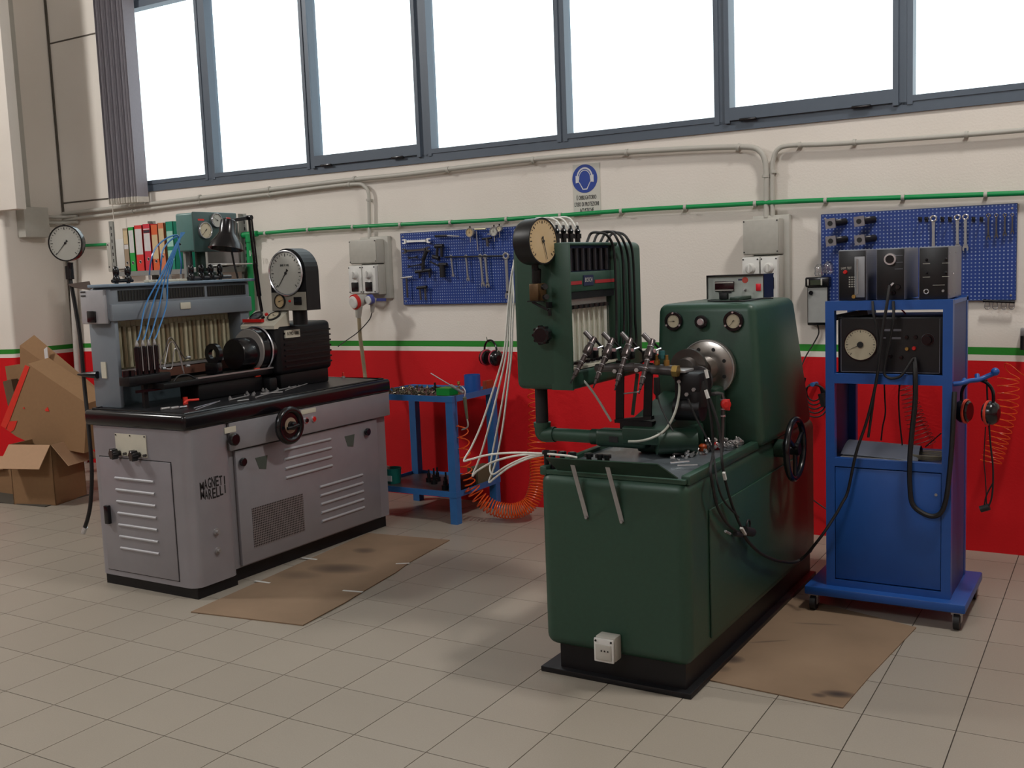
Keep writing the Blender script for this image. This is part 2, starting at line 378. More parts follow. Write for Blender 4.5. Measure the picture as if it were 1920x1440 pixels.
# window strip
wi = thing('window_1', ((WX0 + WX1) / 2, .03, WZ0), None, None); wi['kind'] = 'structure'
fr = B(); fr.box((WX0, -.012, WZ0 - .01), (WX1, .075, WZ0 + .045)); fr.box((WX0, -.012, WZ1 - .05), (WX1, .075, WZ1 + .01)); fr.box((WX0 - .01, -.012, WZ0), (WX0 + .05, .075, WZ1))
mk('frame', fr, FRAME, wi)
edges = [(-7.12, -6.257, 0), (-6.150, -5.212, 0), (-5.128, -4.220, 1), (-4.108, -3.153, 0), (-3.082, -2.134, 0), (-2.040, -1.162, 1), (-1.065, -.13, 0), (-.03, .9, 0), (.98, 1.86, 1)]
for i, (a, c, op) in enumerate(edges):
    zb, zt = WZ0 + (.075 if not op else .115), WZ1 - .08
    sash = B(); y0_, y1_ = (-.030 if op else -.018), .07
    nx = edges[i + 1][0] if i + 1 < len(edges) else c + .04
    sash.box((a - .028, y0_, WZ0 + .03), (a, y1_, WZ1 - .03)); sash.box((c, y0_, WZ0 + .03), (c + .028, y1_, WZ1 - .03))
    sash.box((a, y0_, WZ0 + .045), (c, y1_, zb)); sash.box((a, y0_, zt), (c, y1_, WZ1 - .03))
    so = mk('sash', sash, FRAME, wi)
    mk('pane', B().box((a - .002, .045, zb - .002), (c + .002, .051, zt + .002)), GW, so)
    if op:
        for q in (.12, .82): mk('hinge', B().box((a + (c - a) * q - .05, -.04, WZ0 + .035), (a + (c - a) * q + .05, -.028, WZ0 + .05), .004), BLACK, so)
for i in range(len(edges) - 1):
    mk('mullion', B().box((edges[i][1] + .026, -.012, WZ0 + .03), (edges[i + 1][0] - .026, .078, WZ1 - .03)), FRAME, wi)

# gathered vertical blind at the left end of the window
BL = mat('blind_fabric', (150, 146, 154), .7, 0, .08, 60); BLW = mat('blind_weight', (215, 210, 200), .6)
bl = thing('vertical_blind', (-7.0, -.10, 2.23), 'grey vertical blind gathered at the left end of the window', 'blind')
for k in range(17):
    x0 = -7.235 + k * .0208; dy = .012 * math.sin(k * 2.1)
    b = B(); n = 5; pts = []
    yc = -.055 + dy
    b.obox((x0, yc - .045, 3.05), (.22, 1, 0), (1, -.22, 0), Z, .048, .0012, .81)
    sl = mk('slat', b, BL, bl)
    mk('bottom_weight', B().obox((x0, yc - .045, 2.225), (.22, 1, 0), (1, -.22, 0), Z, .050, .004, .022), BLW, sl)
mk('head_rail', B().box((-7.26, -.125, 3.86), (1.6, -.075, 3.90)), FRAME, bl)
pc = B().tube([(-7.27, -.10, 3.81), (-7.26, -.10, 3.0), (-7.265, -.10, 2.2), (-7.262, -.10, 1.95)], .003, 6); mk('cord', pc, BLW, bl)

# ================================================================== CONDUITS, PIPES, SOCKETS
def wallpipe(name, pxs, r, m, label, cat, yoff=-.035, group=None, clips=(), clipm=None, k=10, smooth=4):
    pts = [q if isinstance(q, Vector) else ony(q[0], q[1], yoff) for q in pxs]
    if not clips: return tag(mk(name, B().tube(pts, r, k, smooth=smooth), m), label, cat, group)
    lo = pts[0]; root = thing(name, tuple(pts[len(pts) // 2]), label, cat, group)
    mk('pipe', B().tube(pts, r, k, smooth=smooth), m, root)
    for cx, cy in clips:
        p = ony(cx, cy, yoff); i = min(range(len(pxs)), key=lambda i: abs(pxs[i][0] - cx) + abs(pxs[i][1] - cy)); j = i + 1 if i + 1 < len(pxs) else i - 1
        d = (pts[j] - pts[i]).normalized(); cb = B(); cb.cyl(p - d * .008, p + d * .008, r * 1.35, seg=10); cb.box((p.x - .008, p.y, p.z - .008), (p.x + .008, -.0005, p.z + .008)); mk('clip', cb, clipm or m, root)
    return root
wallpipe('conduit', [(118, 401), (205, 391), (300, 380), (400, 368), (500, 356), (600, 344), (670, 336), (760, 327), (900, 310), (1050, 294), (1200, 284), (1330, 277), (1405, 276), (1425, 284), (1434, 300), (1437, 325), (1437, 360), (1437, 408)], .016, PVC,
         'long pale conduit running under the window to the socket cabinet behind the green bench', 'conduit', clips=[(375, 370), (505, 355), (665, 336), (840, 318), (1000, 300), (1175, 286), (1385, 276), (1436, 330)])
wallpipe('conduit', [(118, 413), (205, 402), (300, 389), (400, 377), (500, 365), (600, 352), (668, 345), (684, 350), (691, 362), (692, 390), (693, 447)], .013, PVC,
         'lower pale conduit bending down to the socket cabinet by the left tool board', 'conduit', clips=[(250, 396), (375, 380), (505, 365), (655, 346), (691, 375)])
wallpipe('conduit', [Vector((XR, -.035, 2.08)), Vector((1.2, -.035, 2.08)), (2100, 225), (1918, 244), (1740, 258), (1560, 270), (1480, 273), (1458, 281), (1450, 300), (1448, 330), (1449, 405)], .013, PVC,
         'pale conduit coming from the right edge down beside the first riser', 'conduit', clips=[(1812, 252), (1602, 267), (1500, 272), (1450, 322)])
b = B(); b.tube([ony(140, 408, -.03), ony(200, 404, -.03), ony(208, 405, -.03), ony(212, 412, -.03)], .012, 8)
# green pipe
gp = [(-40, 469), (120, 462), (205, 458), (330, 449), (470, 439), (600, 429), (750, 421), (900, 414), (1050, 404), (1200, 393), (1350, 385), (1500, 377), (1700, 370), (1918, 362), (2100, 356), Vector((1.2, -.04, 1.80)), Vector((XR, -.04, 1.80))]
wallpipe('air_pipe', gp, .0135, PIPEG, 'long green plastic air pipe clipped along the cream wall', 'pipe', yoff=-.04, clips=[(498, 438), (578, 431), (662, 426), (751, 421), (845, 417), (950, 411), (1051, 404), (1165, 396), (1285, 389), (1416, 382), (1548, 376), (1693, 370), (1848, 365)], clipm=PVC)
g2 = thing('drop_pipe', tuple(ony(470, 600, -.05)), 'thick green pipe dropping down the wall beside the binder shelf', 'pipe')
mk('pipe', B().tube([ony(467, 442, -.055), ony(470, 520, -.055), ony(476, 640, -.055), ony(480, 720, -.055)], .024, 12, smooth=1), PIPEG, g2)
mk('tee_fitting', B().cyl(ony(455, 441, -.05), ony(482, 438, -.05), .022).cyl(ony(467, 440, -.055), ony(468, 454, -.055), .03), PIPEG, g2)
text_mesh('10', .06, ony(472, 480, -.082), X, Z, 'marking', WHITE, g2)
wallpipe('drain_pipe', [(136, 470), (138, 540), (142, 620), (147, 700), (158, 880), (162, 950)], .03, mat('white_pipe', (190, 186, 180), .4), 'white pipe running down the wall corner behind the black stand gauge', 'pipe', yoff=-.05, smooth=1)
# trunking on the pier
tr = thing('cable_trunking', (XC, -.35, 2.1), 'pale trunking with a junction box high on the left pier', 'trunking')
yb = onx(62, 410, XC + .05).y
mk('channel', B().box((XC, yb - .10, 2.2), (XC + .035, yb + .0, ZT - .02), .004), PVC, tr)
mk('junction_box', B().box((XC + .0, yb - .12, 1.97), (XC + .11, yb + .11, 2.22), .01), PVC, tr)
for k, z in enumerate((2.145, 2.095)): mk('pipe', B().tube([(XC + .06, yb + .1, z), (XC + .06, -.12, z), (XC + .10, -.05, z), (XC + .22, -.035, z)], .013, 8), PVC, tr)

def socket_box(x0, x1, z0, zm, z1, label):
    r = thing('socket_cabinet', ((x0 + x1) / 2, 0, z0), label, 'socket box', None)
    mk('back_box', B().box((x0 + .03, -.045, z0 - .03), (x1 + .03, -.001, z1 + .02), .006), PVC, r)
    mk('upper_box', B().box((x0, -.13, zm + .004), (x1, -.045, z1), .008), PVC, r)
    mk('lower_box', B().box((x0, -.125, z0), (x1, -.045, zm - .002), .008), PVC, r)
    mk('cover', B().box((x0 + .004, -.138, zm + .01), (x1 - .004, -.13, z1 - .006), .003), mat('cover_grey', (170, 168, 160), .5), r)
    n = 2; wd = (x1 - x0) / n
    for k in range(n):
        xa, xb = x0 + k * wd + .003, x0 + (k + 1) * wd - .003
        f = mk('switch_socket', B().box((xa, -.16, z0 + .01), (xb, -.125, zm - .008), .008), WHITE, r)
        cx = (xa + xb) / 2; zt = zm - .07
        mk('dial_knob', B().lathe((cx, -.16, zt), (0, -1, 0), [(0, .030), (.012, .028), (.022, .02)], 20).box((cx - .006, -.196, zt - .024), (cx + .006, -.18, zt + .024), .003), WHITE, f)
        mk('hatch', B().box((cx - .03, -.168, zt - .115), (cx + .03, -.16, zt - .05), .006), BLACK, f)
        for sx in (xa + .008, xb - .008):
            for sz in (zm - .02, z0 + .022): mk('screw', B().cyl((sx, -.162, sz), (sx, -.158, sz), .0045, seg=8), INK, f)
    for sx in (x0 + .01, x1 - .01):
        for sz in (zm + .02, z1 - .012): mk('screw', B().cyl((sx, -.1405, sz), (sx, -.137, sz), .004, seg=8), INK, r)
    return r
s1 = socket_box(ony(655, 500, -.14).x, ony(704, 450, -.14).x, 1.42, 1.63, 1.80, 'grey double socket cabinet with red and blue plugs left of the tool board')
s2 = socket_box(ony(1391, 412, -.14).x, ony(1460, 411, -.14).x, 1.32, 1.585, 1.785, 'grey double socket cabinet on the wall behind the digital meter')
for o_ in ('x',):
    pc = ony(666, 566, -.24); pl = thing('power_plug', tuple(pc), 'large white and red industrial plug in the left socket', 'plug')
    nd = Vector((-.25, -.95, -.18)).normalized()
    mk('body', B().lathe(pc - nd * .10, nd, [(0, .03), (.05, .042), (.095, .046)], 20), PVC, pl)
    mk('collar', B().lathe(pc - nd * .012, nd, [(0, .052), (.025, .052)], 24), REDP, pl); mk('cap', B().lathe(pc + nd * .01, nd, [(0, .044), (.012, .042), (.016, .03)], 24), WHITE, pl)
    mk('handle', B().cyl(pc - nd * .02 + Vector((.01, 0, -.03)), ony(672, 594, -.2), .027, .02), PVC, pl)
    pc = ony(693, 562, -.20); pl = thing('power_plug', tuple(pc), 'smaller white and blue plug right of the red plug', 'plug')
    mk('collar', B().lathe(pc - nd * .02, nd, [(0, .034), (.028, .034)], 24), mat('plug_blue', (70, 78, 150), .4), pl); mk('cap', B().lathe(pc + nd * .008, nd, [(0, .029), (.01, .027)], 24), WHITE, pl)
    mk('handle', B().cyl(pc - nd * .03, ony(698, 585, -.15), .024, .012), PVC, pl)
    mk('pin_arm', B().bar(pc, ony(722, 562, -.05), .02, .02), mat('plug_blue', (70, 78, 150), .4), pl)
# flexible conduit from the red plug down behind the grey bench, thin cable
b = B(); P_ = [ony(673, 594, -.2), ony(675, 630, -.19), ony(679, 660, -.19), ony(684, 700, -.2), ony(690, 760, -.25)]
b.tube(P_, .0125, 10)
for i in range(60):
    t = i / 59 * (len(P_) - 1); k = min(int(t), len(P_) - 2); p = P_[k].lerp(P_[k + 1], t - k); d = (P_[k + 1] - P_[k]).normalized(); b.cyl(p - d * .0018, p + d * .0018, .0148, seg=10)
tag(mk('flexible_conduit', b, mat('conduit_beige', (156, 144, 118), .5)), 'ribbed beige flexible conduit hanging from the red plug', 'conduit')
tag(mk('thin_cable', B().tube([ony(698, 585, -.15), ony(692, 600, -.16), ony(672, 622, -.3), ony(650, 638, -.5), (-4.25, -.9, 1.13)], .0035, 6), RUB), 'thin dark cable sagging from the blue plug to the black motor head', 'cable')

# safety sign
sg = thing('safety_sign', tuple(ony(1100, 400, -.003)), 'white safety sign with blue ear protection symbol below the conduit', 'sign')
a, c = ony(1074, 306, 0), ony(1127, 400, 0); w_ = (c.x - a.x)
mk('board', B().box((a.x, -.004, 1.87), (c.x, -.0005, 2.185)), mat('sign_white', (196, 196, 188), .35, 0, .03), sg)
sc = ony(1097, 335, 0); SR = .086; BLS = mat('sign_blue', (38, 66, 148), .4, 0, .04); SW = mat('symbol_white', (200, 202, 206), .4)
sb = mk('blue_disc', B().lathe((sc.x, -.004, sc.z), (0, -1, 0), [(0, SR), (.0012, SR)], 48), BLS, sg)
def sp(x, z, y=-.006): return (sc.x + x * SR, y, sc.z + z * SR)
def arc(R1, R2, a0, a1, cx=0, cz=0, ex=1.0, n=20):
    o_ = [(cx + R1 * ex * math.cos(math.radians(a0 + (a1 - a0) * i / n)), cz + R1 * math.sin(math.radians(a0 + (a1 - a0) * i / n))) for i in range(n + 1)]
    return o_ + [(cx + R2 * ex * math.cos(math.radians(a0 + (a1 - a0) * i / n)), cz + R2 * math.sin(math.radians(a0 + (a1 - a0) * i / n))) for i in range(n, -1, -1)]
def flat(poly, name, par, m, y=-.0054, dep=.0006):
    b = B(); 
    n = len(poly)
    b.prism([(p[0] * SR, p[1] * SR) for p in poly], (sc.x, y, sc.z), X, Z, dep); return mk(name, b, m, par)
def strip(poly1, poly2, name, par, m, y=-.0062):
    b = B(); n = len(poly1); vs = [sp(p[0], p[1], y) for p in poly1] + [sp(p[0], p[1], y) for p in poly2]
    b.add(vs, [(i, i + 1, n + i + 1, n + i) for i in range(n - 1)]); return mk(name, b, m, par)
def arcs(R1, R2, a0, a1, cz, ex=1.0, n=24):
    A = [(R1 * ex * math.cos(math.radians(a0 + (a1 - a0) * i / n)), cz + R1 * math.sin(math.radians(a0 + (a1 - a0) * i / n))) for i in range(n + 1)]
    Bq = [(R2 * ex * math.cos(math.radians(a0 + (a1 - a0) * i / n)), cz + R2 * math.sin(math.radians(a0 + (a1 - a0) * i / n))) for i in range(n + 1)]; return A, Bq
strip(*arcs(.74, .62, -5, 185, .06, .88), 'headband', sb, SW)
strip(*arcs(.56, .50, -10, 190, .06, .86), 'head_outline', sb, SW)
for sgn in (-1, 1):
    flat([(sgn * .46, .20), (sgn * .72, .24), (sgn * .72, -.28), (sgn * .46, -.24)], 'ear_cup', sb, SW, y=-.0066)
    strip([(sgn * .50, -.22), (sgn * .44, -.30), (sgn * .18, -.78), (0, -.78)], [(sgn * .43, -.22), (sgn * .37, -.30), (sgn * .14, -.70), (0, -.70)], 'jaw_outline', sb, SW)
for k, (t, wd_) in enumerate((("\u00c8 OBBLIGATORIO", .16), ("L'USO DI PROTEZIONI", .19), ("ACUSTICHE", .11))):
    text_mesh(t, .037, ((a.x + c.x) / 2 - .002, -.0045, ony(1099, (374, 386.5, 398)[k], 0).z), X, Z, 'lettering', INK, sg, wfit=(.135, .165, .095)[k])

# ================================================================== TOOL BOARDS
PEG = perforated('perforated_blue_steel', (26, 56, 128), (160, 176, 204), .0187, .0038)
def board(x0, x1, z0, z1, label):
    r = thing('tool_board', ((x0 + x1) / 2, 0, z0), label, 'tool board')
    mk('panel', B().box((x0, -.024, z0), (x1, -.014, z1)), PEG, r)
    mk('rim', B().box((x0, -.024, z0 - .004), (x1, -.001, z0)).box((x0, -.024, z1), (x1, -.001, z1 + .004)).box((x0 - .003, -.024, z0 - .004), (x0, -.001, z1 + .004)).box((x1, -.024, z0 - .004), (x1 + .003, -.001, z1 + .004)), BLUED, r)
    screws(r, [(x0 + .02, -.026, z1 - .02), (x1 - .02, -.026, z1 - .02), (x0 + .02, -.026, z0 + .02), (x1 - .02, -.026, z0 + .02)], (0, -1, 0), .006)
    return r
board(-4.395, -3.46, 1.347, 1.828, 'blue perforated tool board between the left sockets and the green cabinet')
board(-1.532, -.572, 1.318, 1.790, 'blue perforated tool board above the instrument trolley')
YB = -.05
def wrench(p, q, hw, kind, label, m=STEEL, group=None, pos=True):
    """p ring end (top), q open end, in the wall plane"""
    p, q = Vector(p), Vector(q); d = (q - p).normalized(); s_ = d.cross(Y).normalized(); L = (q - p).length
    r = thing('wrench', tuple((p + q) / 2), label, 'wrench', group)
    mk('shaft', B().prism([(-hw * .5, hw), (hw * .5, hw), (hw * .38, L / 2), (hw * .5, L - hw), (-hw * .5, L - hw), (-hw * .38, L / 2)], p, s_, d, .007), m, r)
    def openend(o, dd, ss):
        pl = [(-hw * 1.0, -.2 * hw), (-hw * .5, -1.2 * hw), (hw * .5, -1.2 * hw), (hw * 1.0, -.2 * hw), (hw * .95, hw * .9), (hw * .45, hw * 1.1), (hw * .42, 0), (-hw * .42, 0), (-hw * .45, hw * 1.1), (-hw * .95, hw * .9)]
        b = B(); b.prism([(pl[i][0], pl[i][1]) for i in (0, 1, 6, 9)][:0] or [pl[0], pl[1], pl[7], pl[8], pl[9]], o, ss, dd, .008); b.prism([pl[1], pl[2], pl[6], pl[7]], o, ss, dd, .008); b.prism([pl[2], pl[3], pl[4], pl[5], pl[6]], o, ss, dd, .008); return b
    mk('open_end', openend(q - d * hw * .2 - Y * .0, d, s_), m, r)
    if kind == 'ring': mk('ring_end', B().ring(p + Y * .003, Y, hw * .85, hw * .33, 18, 6), m, r)
    else: mk('open_end', openend(p + d * hw * .2, -d, -s_), m, r)
    for o in kids(r): pass
    return r
def wp(x, y): return ony(x, y, YB)
SH = mat('bright_steel', (240, 240, 238), .35, .2)
wrench(wp(757, 453), wp(803, 451), .016, 'open', 'bright chrome double open-ended wrench at the board top left', SH)
wrench(wp(757, 471), wp(802, 467), .017, 'open', 'dull double open-ended wrench just below the bright one', STEELD)
wrench(wp(845, 481), wp(849, 517), .009, 'ring', 'shortest combination wrench hanging on the left tool board', STEEL)
wrench(wp(873, 481), wp(877, 524), .011, 'ring', 'second shortest wrench hanging on the left board', STEEL)
wrench(wp(900, 481), wp(905, 534), .014, 'ring', 'left one of a close pair of hanging wrenches', STEEL)
wrench(wp(909, 481), wp(914, 536), .014, 'ring', 'right one of a close pair of hanging wrenches', STEEL)
wrench(wp(948, 480), wp(952, 555), .021, 'ring', 'largest combination wrench hanging beside the green gauge cabinet', STEEL)
wrench(wp(765, 484), wp(782, 482), .010, 'open', 'small dark wrench with light tip third row on left board', TOOLM)
wrench(wp(765, 500), wp(790, 496), .010, 'open', 'small dark wrench in the fourth row of left board', TOOLM)
def bars(name, segs, label, cat, m=TOOLM, r=.006, extra=None):
    rt = thing(name, tuple(wp(*segs[0][0])), label, cat)
    for nm, (p, q, rr, mm) in zip([s[4] for s in segs], [(s[0], s[1], s[2], s[3]) for s in segs]):
        mk(nm, B().cyl(wp(*p), wp(*q), rr, seg=10), mm or m, rt)
    return rt
bars('tee_wrench', [((752, 521), (773, 519), .006, STEEL, 'crossbar'), ((762, 521), (764, 558), .007, STEELD, 'shaft')], 'T-handled wrench at the lower left corner of the board', 'wrench')
bars('puller', [((779, 510), (808, 506), .011, None, 'crossbar'), ((786, 510), (787, 522), .007, None, 'leg'), ((805, 507), (806, 521), .007, None, 'leg'), ((793, 509), (794, 485), .012, None, 'screw_shaft'), ((793, 488), (800, 470), .014, None, 'handle')], 'dark puller with crossbar in the middle of the left board', 'puller')
bars('puller', [((782, 540), (800, 538), .011, None, 'crossbar'), ((787, 540), (789, 562), .007, STEELD, 'leg'), ((797, 540), (798, 562), .007, STEELD, 'leg')], 'two-legged dark puller at the bottom of the left board', 'puller')
bars('puller', [((816, 462), (831, 461), .014, None, 'crossbar'), ((820, 462), (819, 480), .010, None, 'leg'), ((828, 462), (828, 482), .010, None, 'leg'), ((812, 481), (823, 484), .014, None, 'foot')], 'black puller with two stout legs upper middle of left board', 'puller')
bars('clamp', [((829, 497), (830, 520), .020, None, 'body'), ((806, 490), (826, 500), .005, None, 'handle'), ((823, 496), (838, 496), .012, None, 'head')], 'black barrel-shaped clamp below the stout puller', 'clamp')
bars('scriber', [((816, 443), (838, 442), .008, None, 'handle'), ((838, 442), (861, 443), .0045, STEEL, 'shaft')], 'thin rod tool lying level under the board top edge', 'tool')
bars('depth_gauge', [((890, 430), (911, 429), .0055, mat('pale_brass', (220, 216, 180), .3, .8), 'beam'), ((893, 433), (896, 470), .0035, STEEL, 'rod')], 'brass beam gauge with long thin hanging rod', 'gauge')
bars('caliper', [((904, 448), (922, 446), .007, None, 'beam'), ((913, 447), (914, 462), .009, STEELD, 'jaw'), ((914, 439), (921, 439), .004, STEEL, 'thumb_wheel')], 'dark T-shaped caliper hanging below the silver dial indicator', 'gauge')
def dialind(px, py, R, m, label):
    c = wp(px, py) + Vector((0, -.01, 0)); rt = thing('dial_indicator', tuple(c), label, 'gauge')
    dial_parts(rt, c - Y * .01, (0, -1, 0), Z, R, .02, STEEL, m, 90, lip=.14)
    mk('stem', B().cyl(c - Z * R, c - Z * (R + .035), .003, seg=8), STEEL, rt); mk('lug', B().cyl(c + Z * R, c + Z * (R + .012), .005, seg=8), BLACK, rt)
dialind(883, 436, .030, DIALY, 'yellow-faced dial indicator on the top of the left board'); dialind(928, 434, .030, DIALG, 'silver dial indicator at the top right of the left board'); dialind(938, 429, .019, DIAL, 'small dial indicator half behind the silver one')
bars('hook_rail', [((834, 482), (942, 480), .006, TOOLM, 'rail')], 'dark hook rail the combination wrenches hang from', 'rail')
# right board
for k, (x, y) in enumerate(((1557, 419), (1611, 415), (1558, 452), (1612, 450))):
    c = ony(x, y, -.12); rt = thing('bearing_holder', tuple(c), 'square holder with round hole, %s on the right tool board' % ('top left', 'top right', 'lower left', 'lower right')[k], 'holder')
    b = B(); b.obox(c, (1, .1, .1), (-.1, 1, 0), (-.1, 0, 1), .026, .008, .026); mk('flange', b, mat('holder_grey', (128, 124, 128), .4, .4), rt)
    mk('bore', B().cyl(c - Y * .010, c - Y * .0075, .0135), INK, rt)
    mk('barrel', B().cyl(c + Y * .008, c + Vector((.055, .09, .008)), .019), TOOLM, rt)
    mk('peg', B().cyl(c + Vector((.03, .01, .015)), c + Vector((.055, .0, .017)), .004), STEEL, rt)
for x, y0, y1, hw, lb in ((1750, 410, 470, .016, 'longest wrench near the middle of the right board'), (1795, 408, 465, .015, 'wrench with bright ring right of the longest one'), (1810, 407, 466, .014, 'dull reddish wrench next to the bright-ringed one'), (1853, 404, 446, .010, 'medium wrench with hanging open end, right board'), (1868, 404, 444, .009, 'dark slim wrench beside the medium one'), (1884, 403, 440, .009, 'slim wrench third from the right board edge'), (1898, 403, 436, .008, 'shortest wrench by the right board edge')):
    wrench(wp(x, y0), wp(x, y1), hw, 'ring', lb, STEEL if hw > .012 else STEELD)
for k, (x, hl) in enumerate(((1724, 'first empty hook from the left'), (1736, 'second empty hook, just left of the longest wrench'), (1766, 'third empty hook, just right of the longest wrench'), (1780, 'fourth empty hook, left of the bright-ringed wrench'), (1824, 'fifth empty hook, right of the reddish wrench'), (1839, 'sixth empty hook, left of the medium wrench'))):
    p = wp(x, 411); tag(mk('board_hook', B().tube([p + Y * .03, p, p + Vector((0, -.02, -.004)), p + Vector((0, -.024, .012))], .003, 6).box((p.x - .008, -.03, p.z - .012), (p.x + .008, -.024, p.z + .012)), TOOLM), hl + ' on the right tool board', 'hook', 'empty hooks on the right tool board')
bars('hook_rail', [((1843, 564), (1903, 566), .008, BLACK, 'rail')], 'black rail at the foot of the right board holding shackles', 'rail')
for k, x in enumerate((1851, 1866, 1882, 1897)):
    p = ony(x, 575, -.035); b = B(); b.tube([p + Vector((-.009, 0, .022)), p + Vector((-.012, 0, -.002)), p + Vector((0, 0, -.014)), p + Vector((.012, 0, -.002)), p + Vector((.009, 0, .022))], .0028, 6)
    b.cyl(p + Vector((-.013, 0, .003)), p + Vector((.013, 0, .003)), .003, seg=6); tag(mk('shackle', b, STEEL), '%s shackle hanging below the right tool board' % ('leftmost', 'second', 'third', 'rightmost')[k], 'shackle')

# ear muffs
def earmuff(c, ax, label, cupm, padm, R=.045, w_=.05, hang=.13):
    """c: top of band, ax: direction across the two cups"""
    c = Vector(c); ax = Vector(ax).normalized(); rt = thing('ear_defenders', tuple(c), label, 'ear defenders')
    f = ax.cross(Z)
    pts = [c + ax * (w_ * 1.35 * math.cos(a)) + Z * (-.065 + .065 * math.sin(a)) for a in [PI * k / 10 for k in range(11)]]
    pts = [pts[0] + Z * -.035] + pts + [pts[-1] + Z * -.035]
    mk('headband', B().tube(pts, .007, 8), BLACK, rt)
    for sg_ in (-1, 1):
        q = c + ax * sg_ * w_ * .85 + Z * -hang
        cu = mk('ear_cup', B().lathe(q + ax * sg_ * .004, ax * sg_, [(0, R), (.02, R * 1.02), (.036, R * .8), (.042, R * .4)], 20), cupm, rt)
        mk('cushion', B().lathe(q + ax * sg_ * .004, -ax * sg_, [(0, R * .9), (.010, R * .92), (.016, R * .8)], 20), BLACK, rt)
        mk('cup_band', B().ring(q + ax * sg_ * .004, ax, R * .98, .006, 20, 6), padm, rt)
        mk('wire', B().tube([q + Z * .03 + ax * sg_ * .035, q + Z * .07 + ax * sg_ * .02, c + ax * sg_ * w_ * 1.3 + Z * -.07], .003, 6), STEEL, rt)
    return rt
earmuff(ony(919, 638, -.07), (1, -.35, 0), 'black and pink ear defenders hanging on a nail over the red wall', BLACK, mat('pink_foam', (170, 50, 70), .7), .050, .047, .115)
tag(mk('nail', B().cyl(ony(912, 632, -.1), ony(914, 640, 0), .003, seg=6), STEEL), 'bright nail holding the ear defenders', 'nail')

# handheld tester on the wall by the trolley
c0, c1 = ony(1511, 520, -.06), ony(1548, 610, -.06)
ht = thing('wall_tester', ((c0.x + c1.x) / 2, -.03, c1.z), 'black tester with grey face and small screen on the wall', 'meter')
xr = c0.x + .125
mk('case', B().box((c0.x + .006, -.06, c1.z), (xr - .004, -.005, c0.z - .05), .006), BLACK, ht); mk('head', B().box((c0.x - .002, -.075, c0.z - .055), (xr + .004, -.005, c0.z), .008), BLACK, ht)
mk('face_plate', B().box((c0.x + .012, -.063, c1.z + .016), (xr - .01, -.0598, c0.z - .058)), mat('tester_grey', (150, 152, 150), .5), ht)
mk('screen', B().box((c0.x + .028, -.078, c0.z - .042), (xr - .04, -.0748, c0.z - .016)), mat('lcd', (58, 64, 50), .3), ht)
knob_part(ht, (c0.x + .03, -.063, c0.z - .085), (0, -1, 0), .012, .012)
for q in (.012, .085): mk('latch', B().box((c0.x + q, -.08, c0.z - .045), (c0.x + q + .008, -.0745, c0.z - .01), .002), PVC, ht)
mk('cable', B().tube([ony(1533, 609, -.04), ony(1535, 625, -.04), ony(1525, 645, -.04), ony(1510, 670, -.08), ony(1498, 700, -.12), ony(1495, 720, -.15), ony(1502, 735, -.2)], .004, 6), RUB, ht)
pb = ony(1543, 500, -.06); bagm = glass('clear_bag', (.96, .96, .98), .25)
for k in range(2):
    q = pb + Vector((-.02 + k * .05, 0, -.02 + k * .012)); 
    tag(mk('plastic_bottle', B().lathe(q - Z * .03, Z, [(0, .02), (.012, .027), (.03, .024), (.045, .026), (.06, .016), (.066, .008)], 10), bagm), '%s crumpled clear plastic bag above the wall tester' % ('left', 'right')[k], 'bag').name = 'plastic_bag'
# coiled black cable on a blue hook
cc = ony(1526, 735, -.06); ch = thing('coiled_cable', tuple(cc), 'black cable coiled on a blue wall hook beside the trolley', 'cable')
b = B()
for k in range(5):
    R_ = .052 + k * .011; pts = [cc + Vector((.002 * k + R_ * .78 * math.cos(a), -.003 * k, -.012 * k + R_ * .95 * math.sin(a))) for a in [2 * PI * i / 20 for i in range(20)]]
    b.tube(pts, .0045, 6, closed=True, smooth=0)
mk('loops', b, RUB, ch); mk('loose_end', B().tube([ony(1508, 708, -.07), ony(1503, 735, -.07), ony(1507, 752, -.07), ony(1512, 760, -.07)], .011, 8), RUB, ch)
mk('plug', B().cyl(ony(1540, 738, -.08), ony(1545, 762, -.08), .02, .016), RUB, ch); mk('hook', B().cyl(cc + Vector((0, .055, .04)), cc + Vector((0, -.03, .045)), .012), BLUET, ch)
tag(mk('thin_cable', B().tube([ony(1515, 930, -.05), ony(1535, 945, -.03), ony(1560, 962, -.03)], .004, 6), RUB), 'short thin cable low on the red wall left of the trolley', 'cable')
# air outlet fitting at right edge
ao = thing('air_outlet', tuple(ony(1915, 620, -.03)), 'grey air outlet block at the right edge of the wall', 'valve')
q = ony(1914, 622, -.03); mk('block', B().box((q.x, -.06, q.z - .02), (q.x + .06, -.002, q.z + .02), .004), STEEL, ao); mk('coupler', B().cyl((q.x + .01, -.04, q.z - .02), (q.x + .01, -.045, q.z - .09), .012), BLACK, ao)

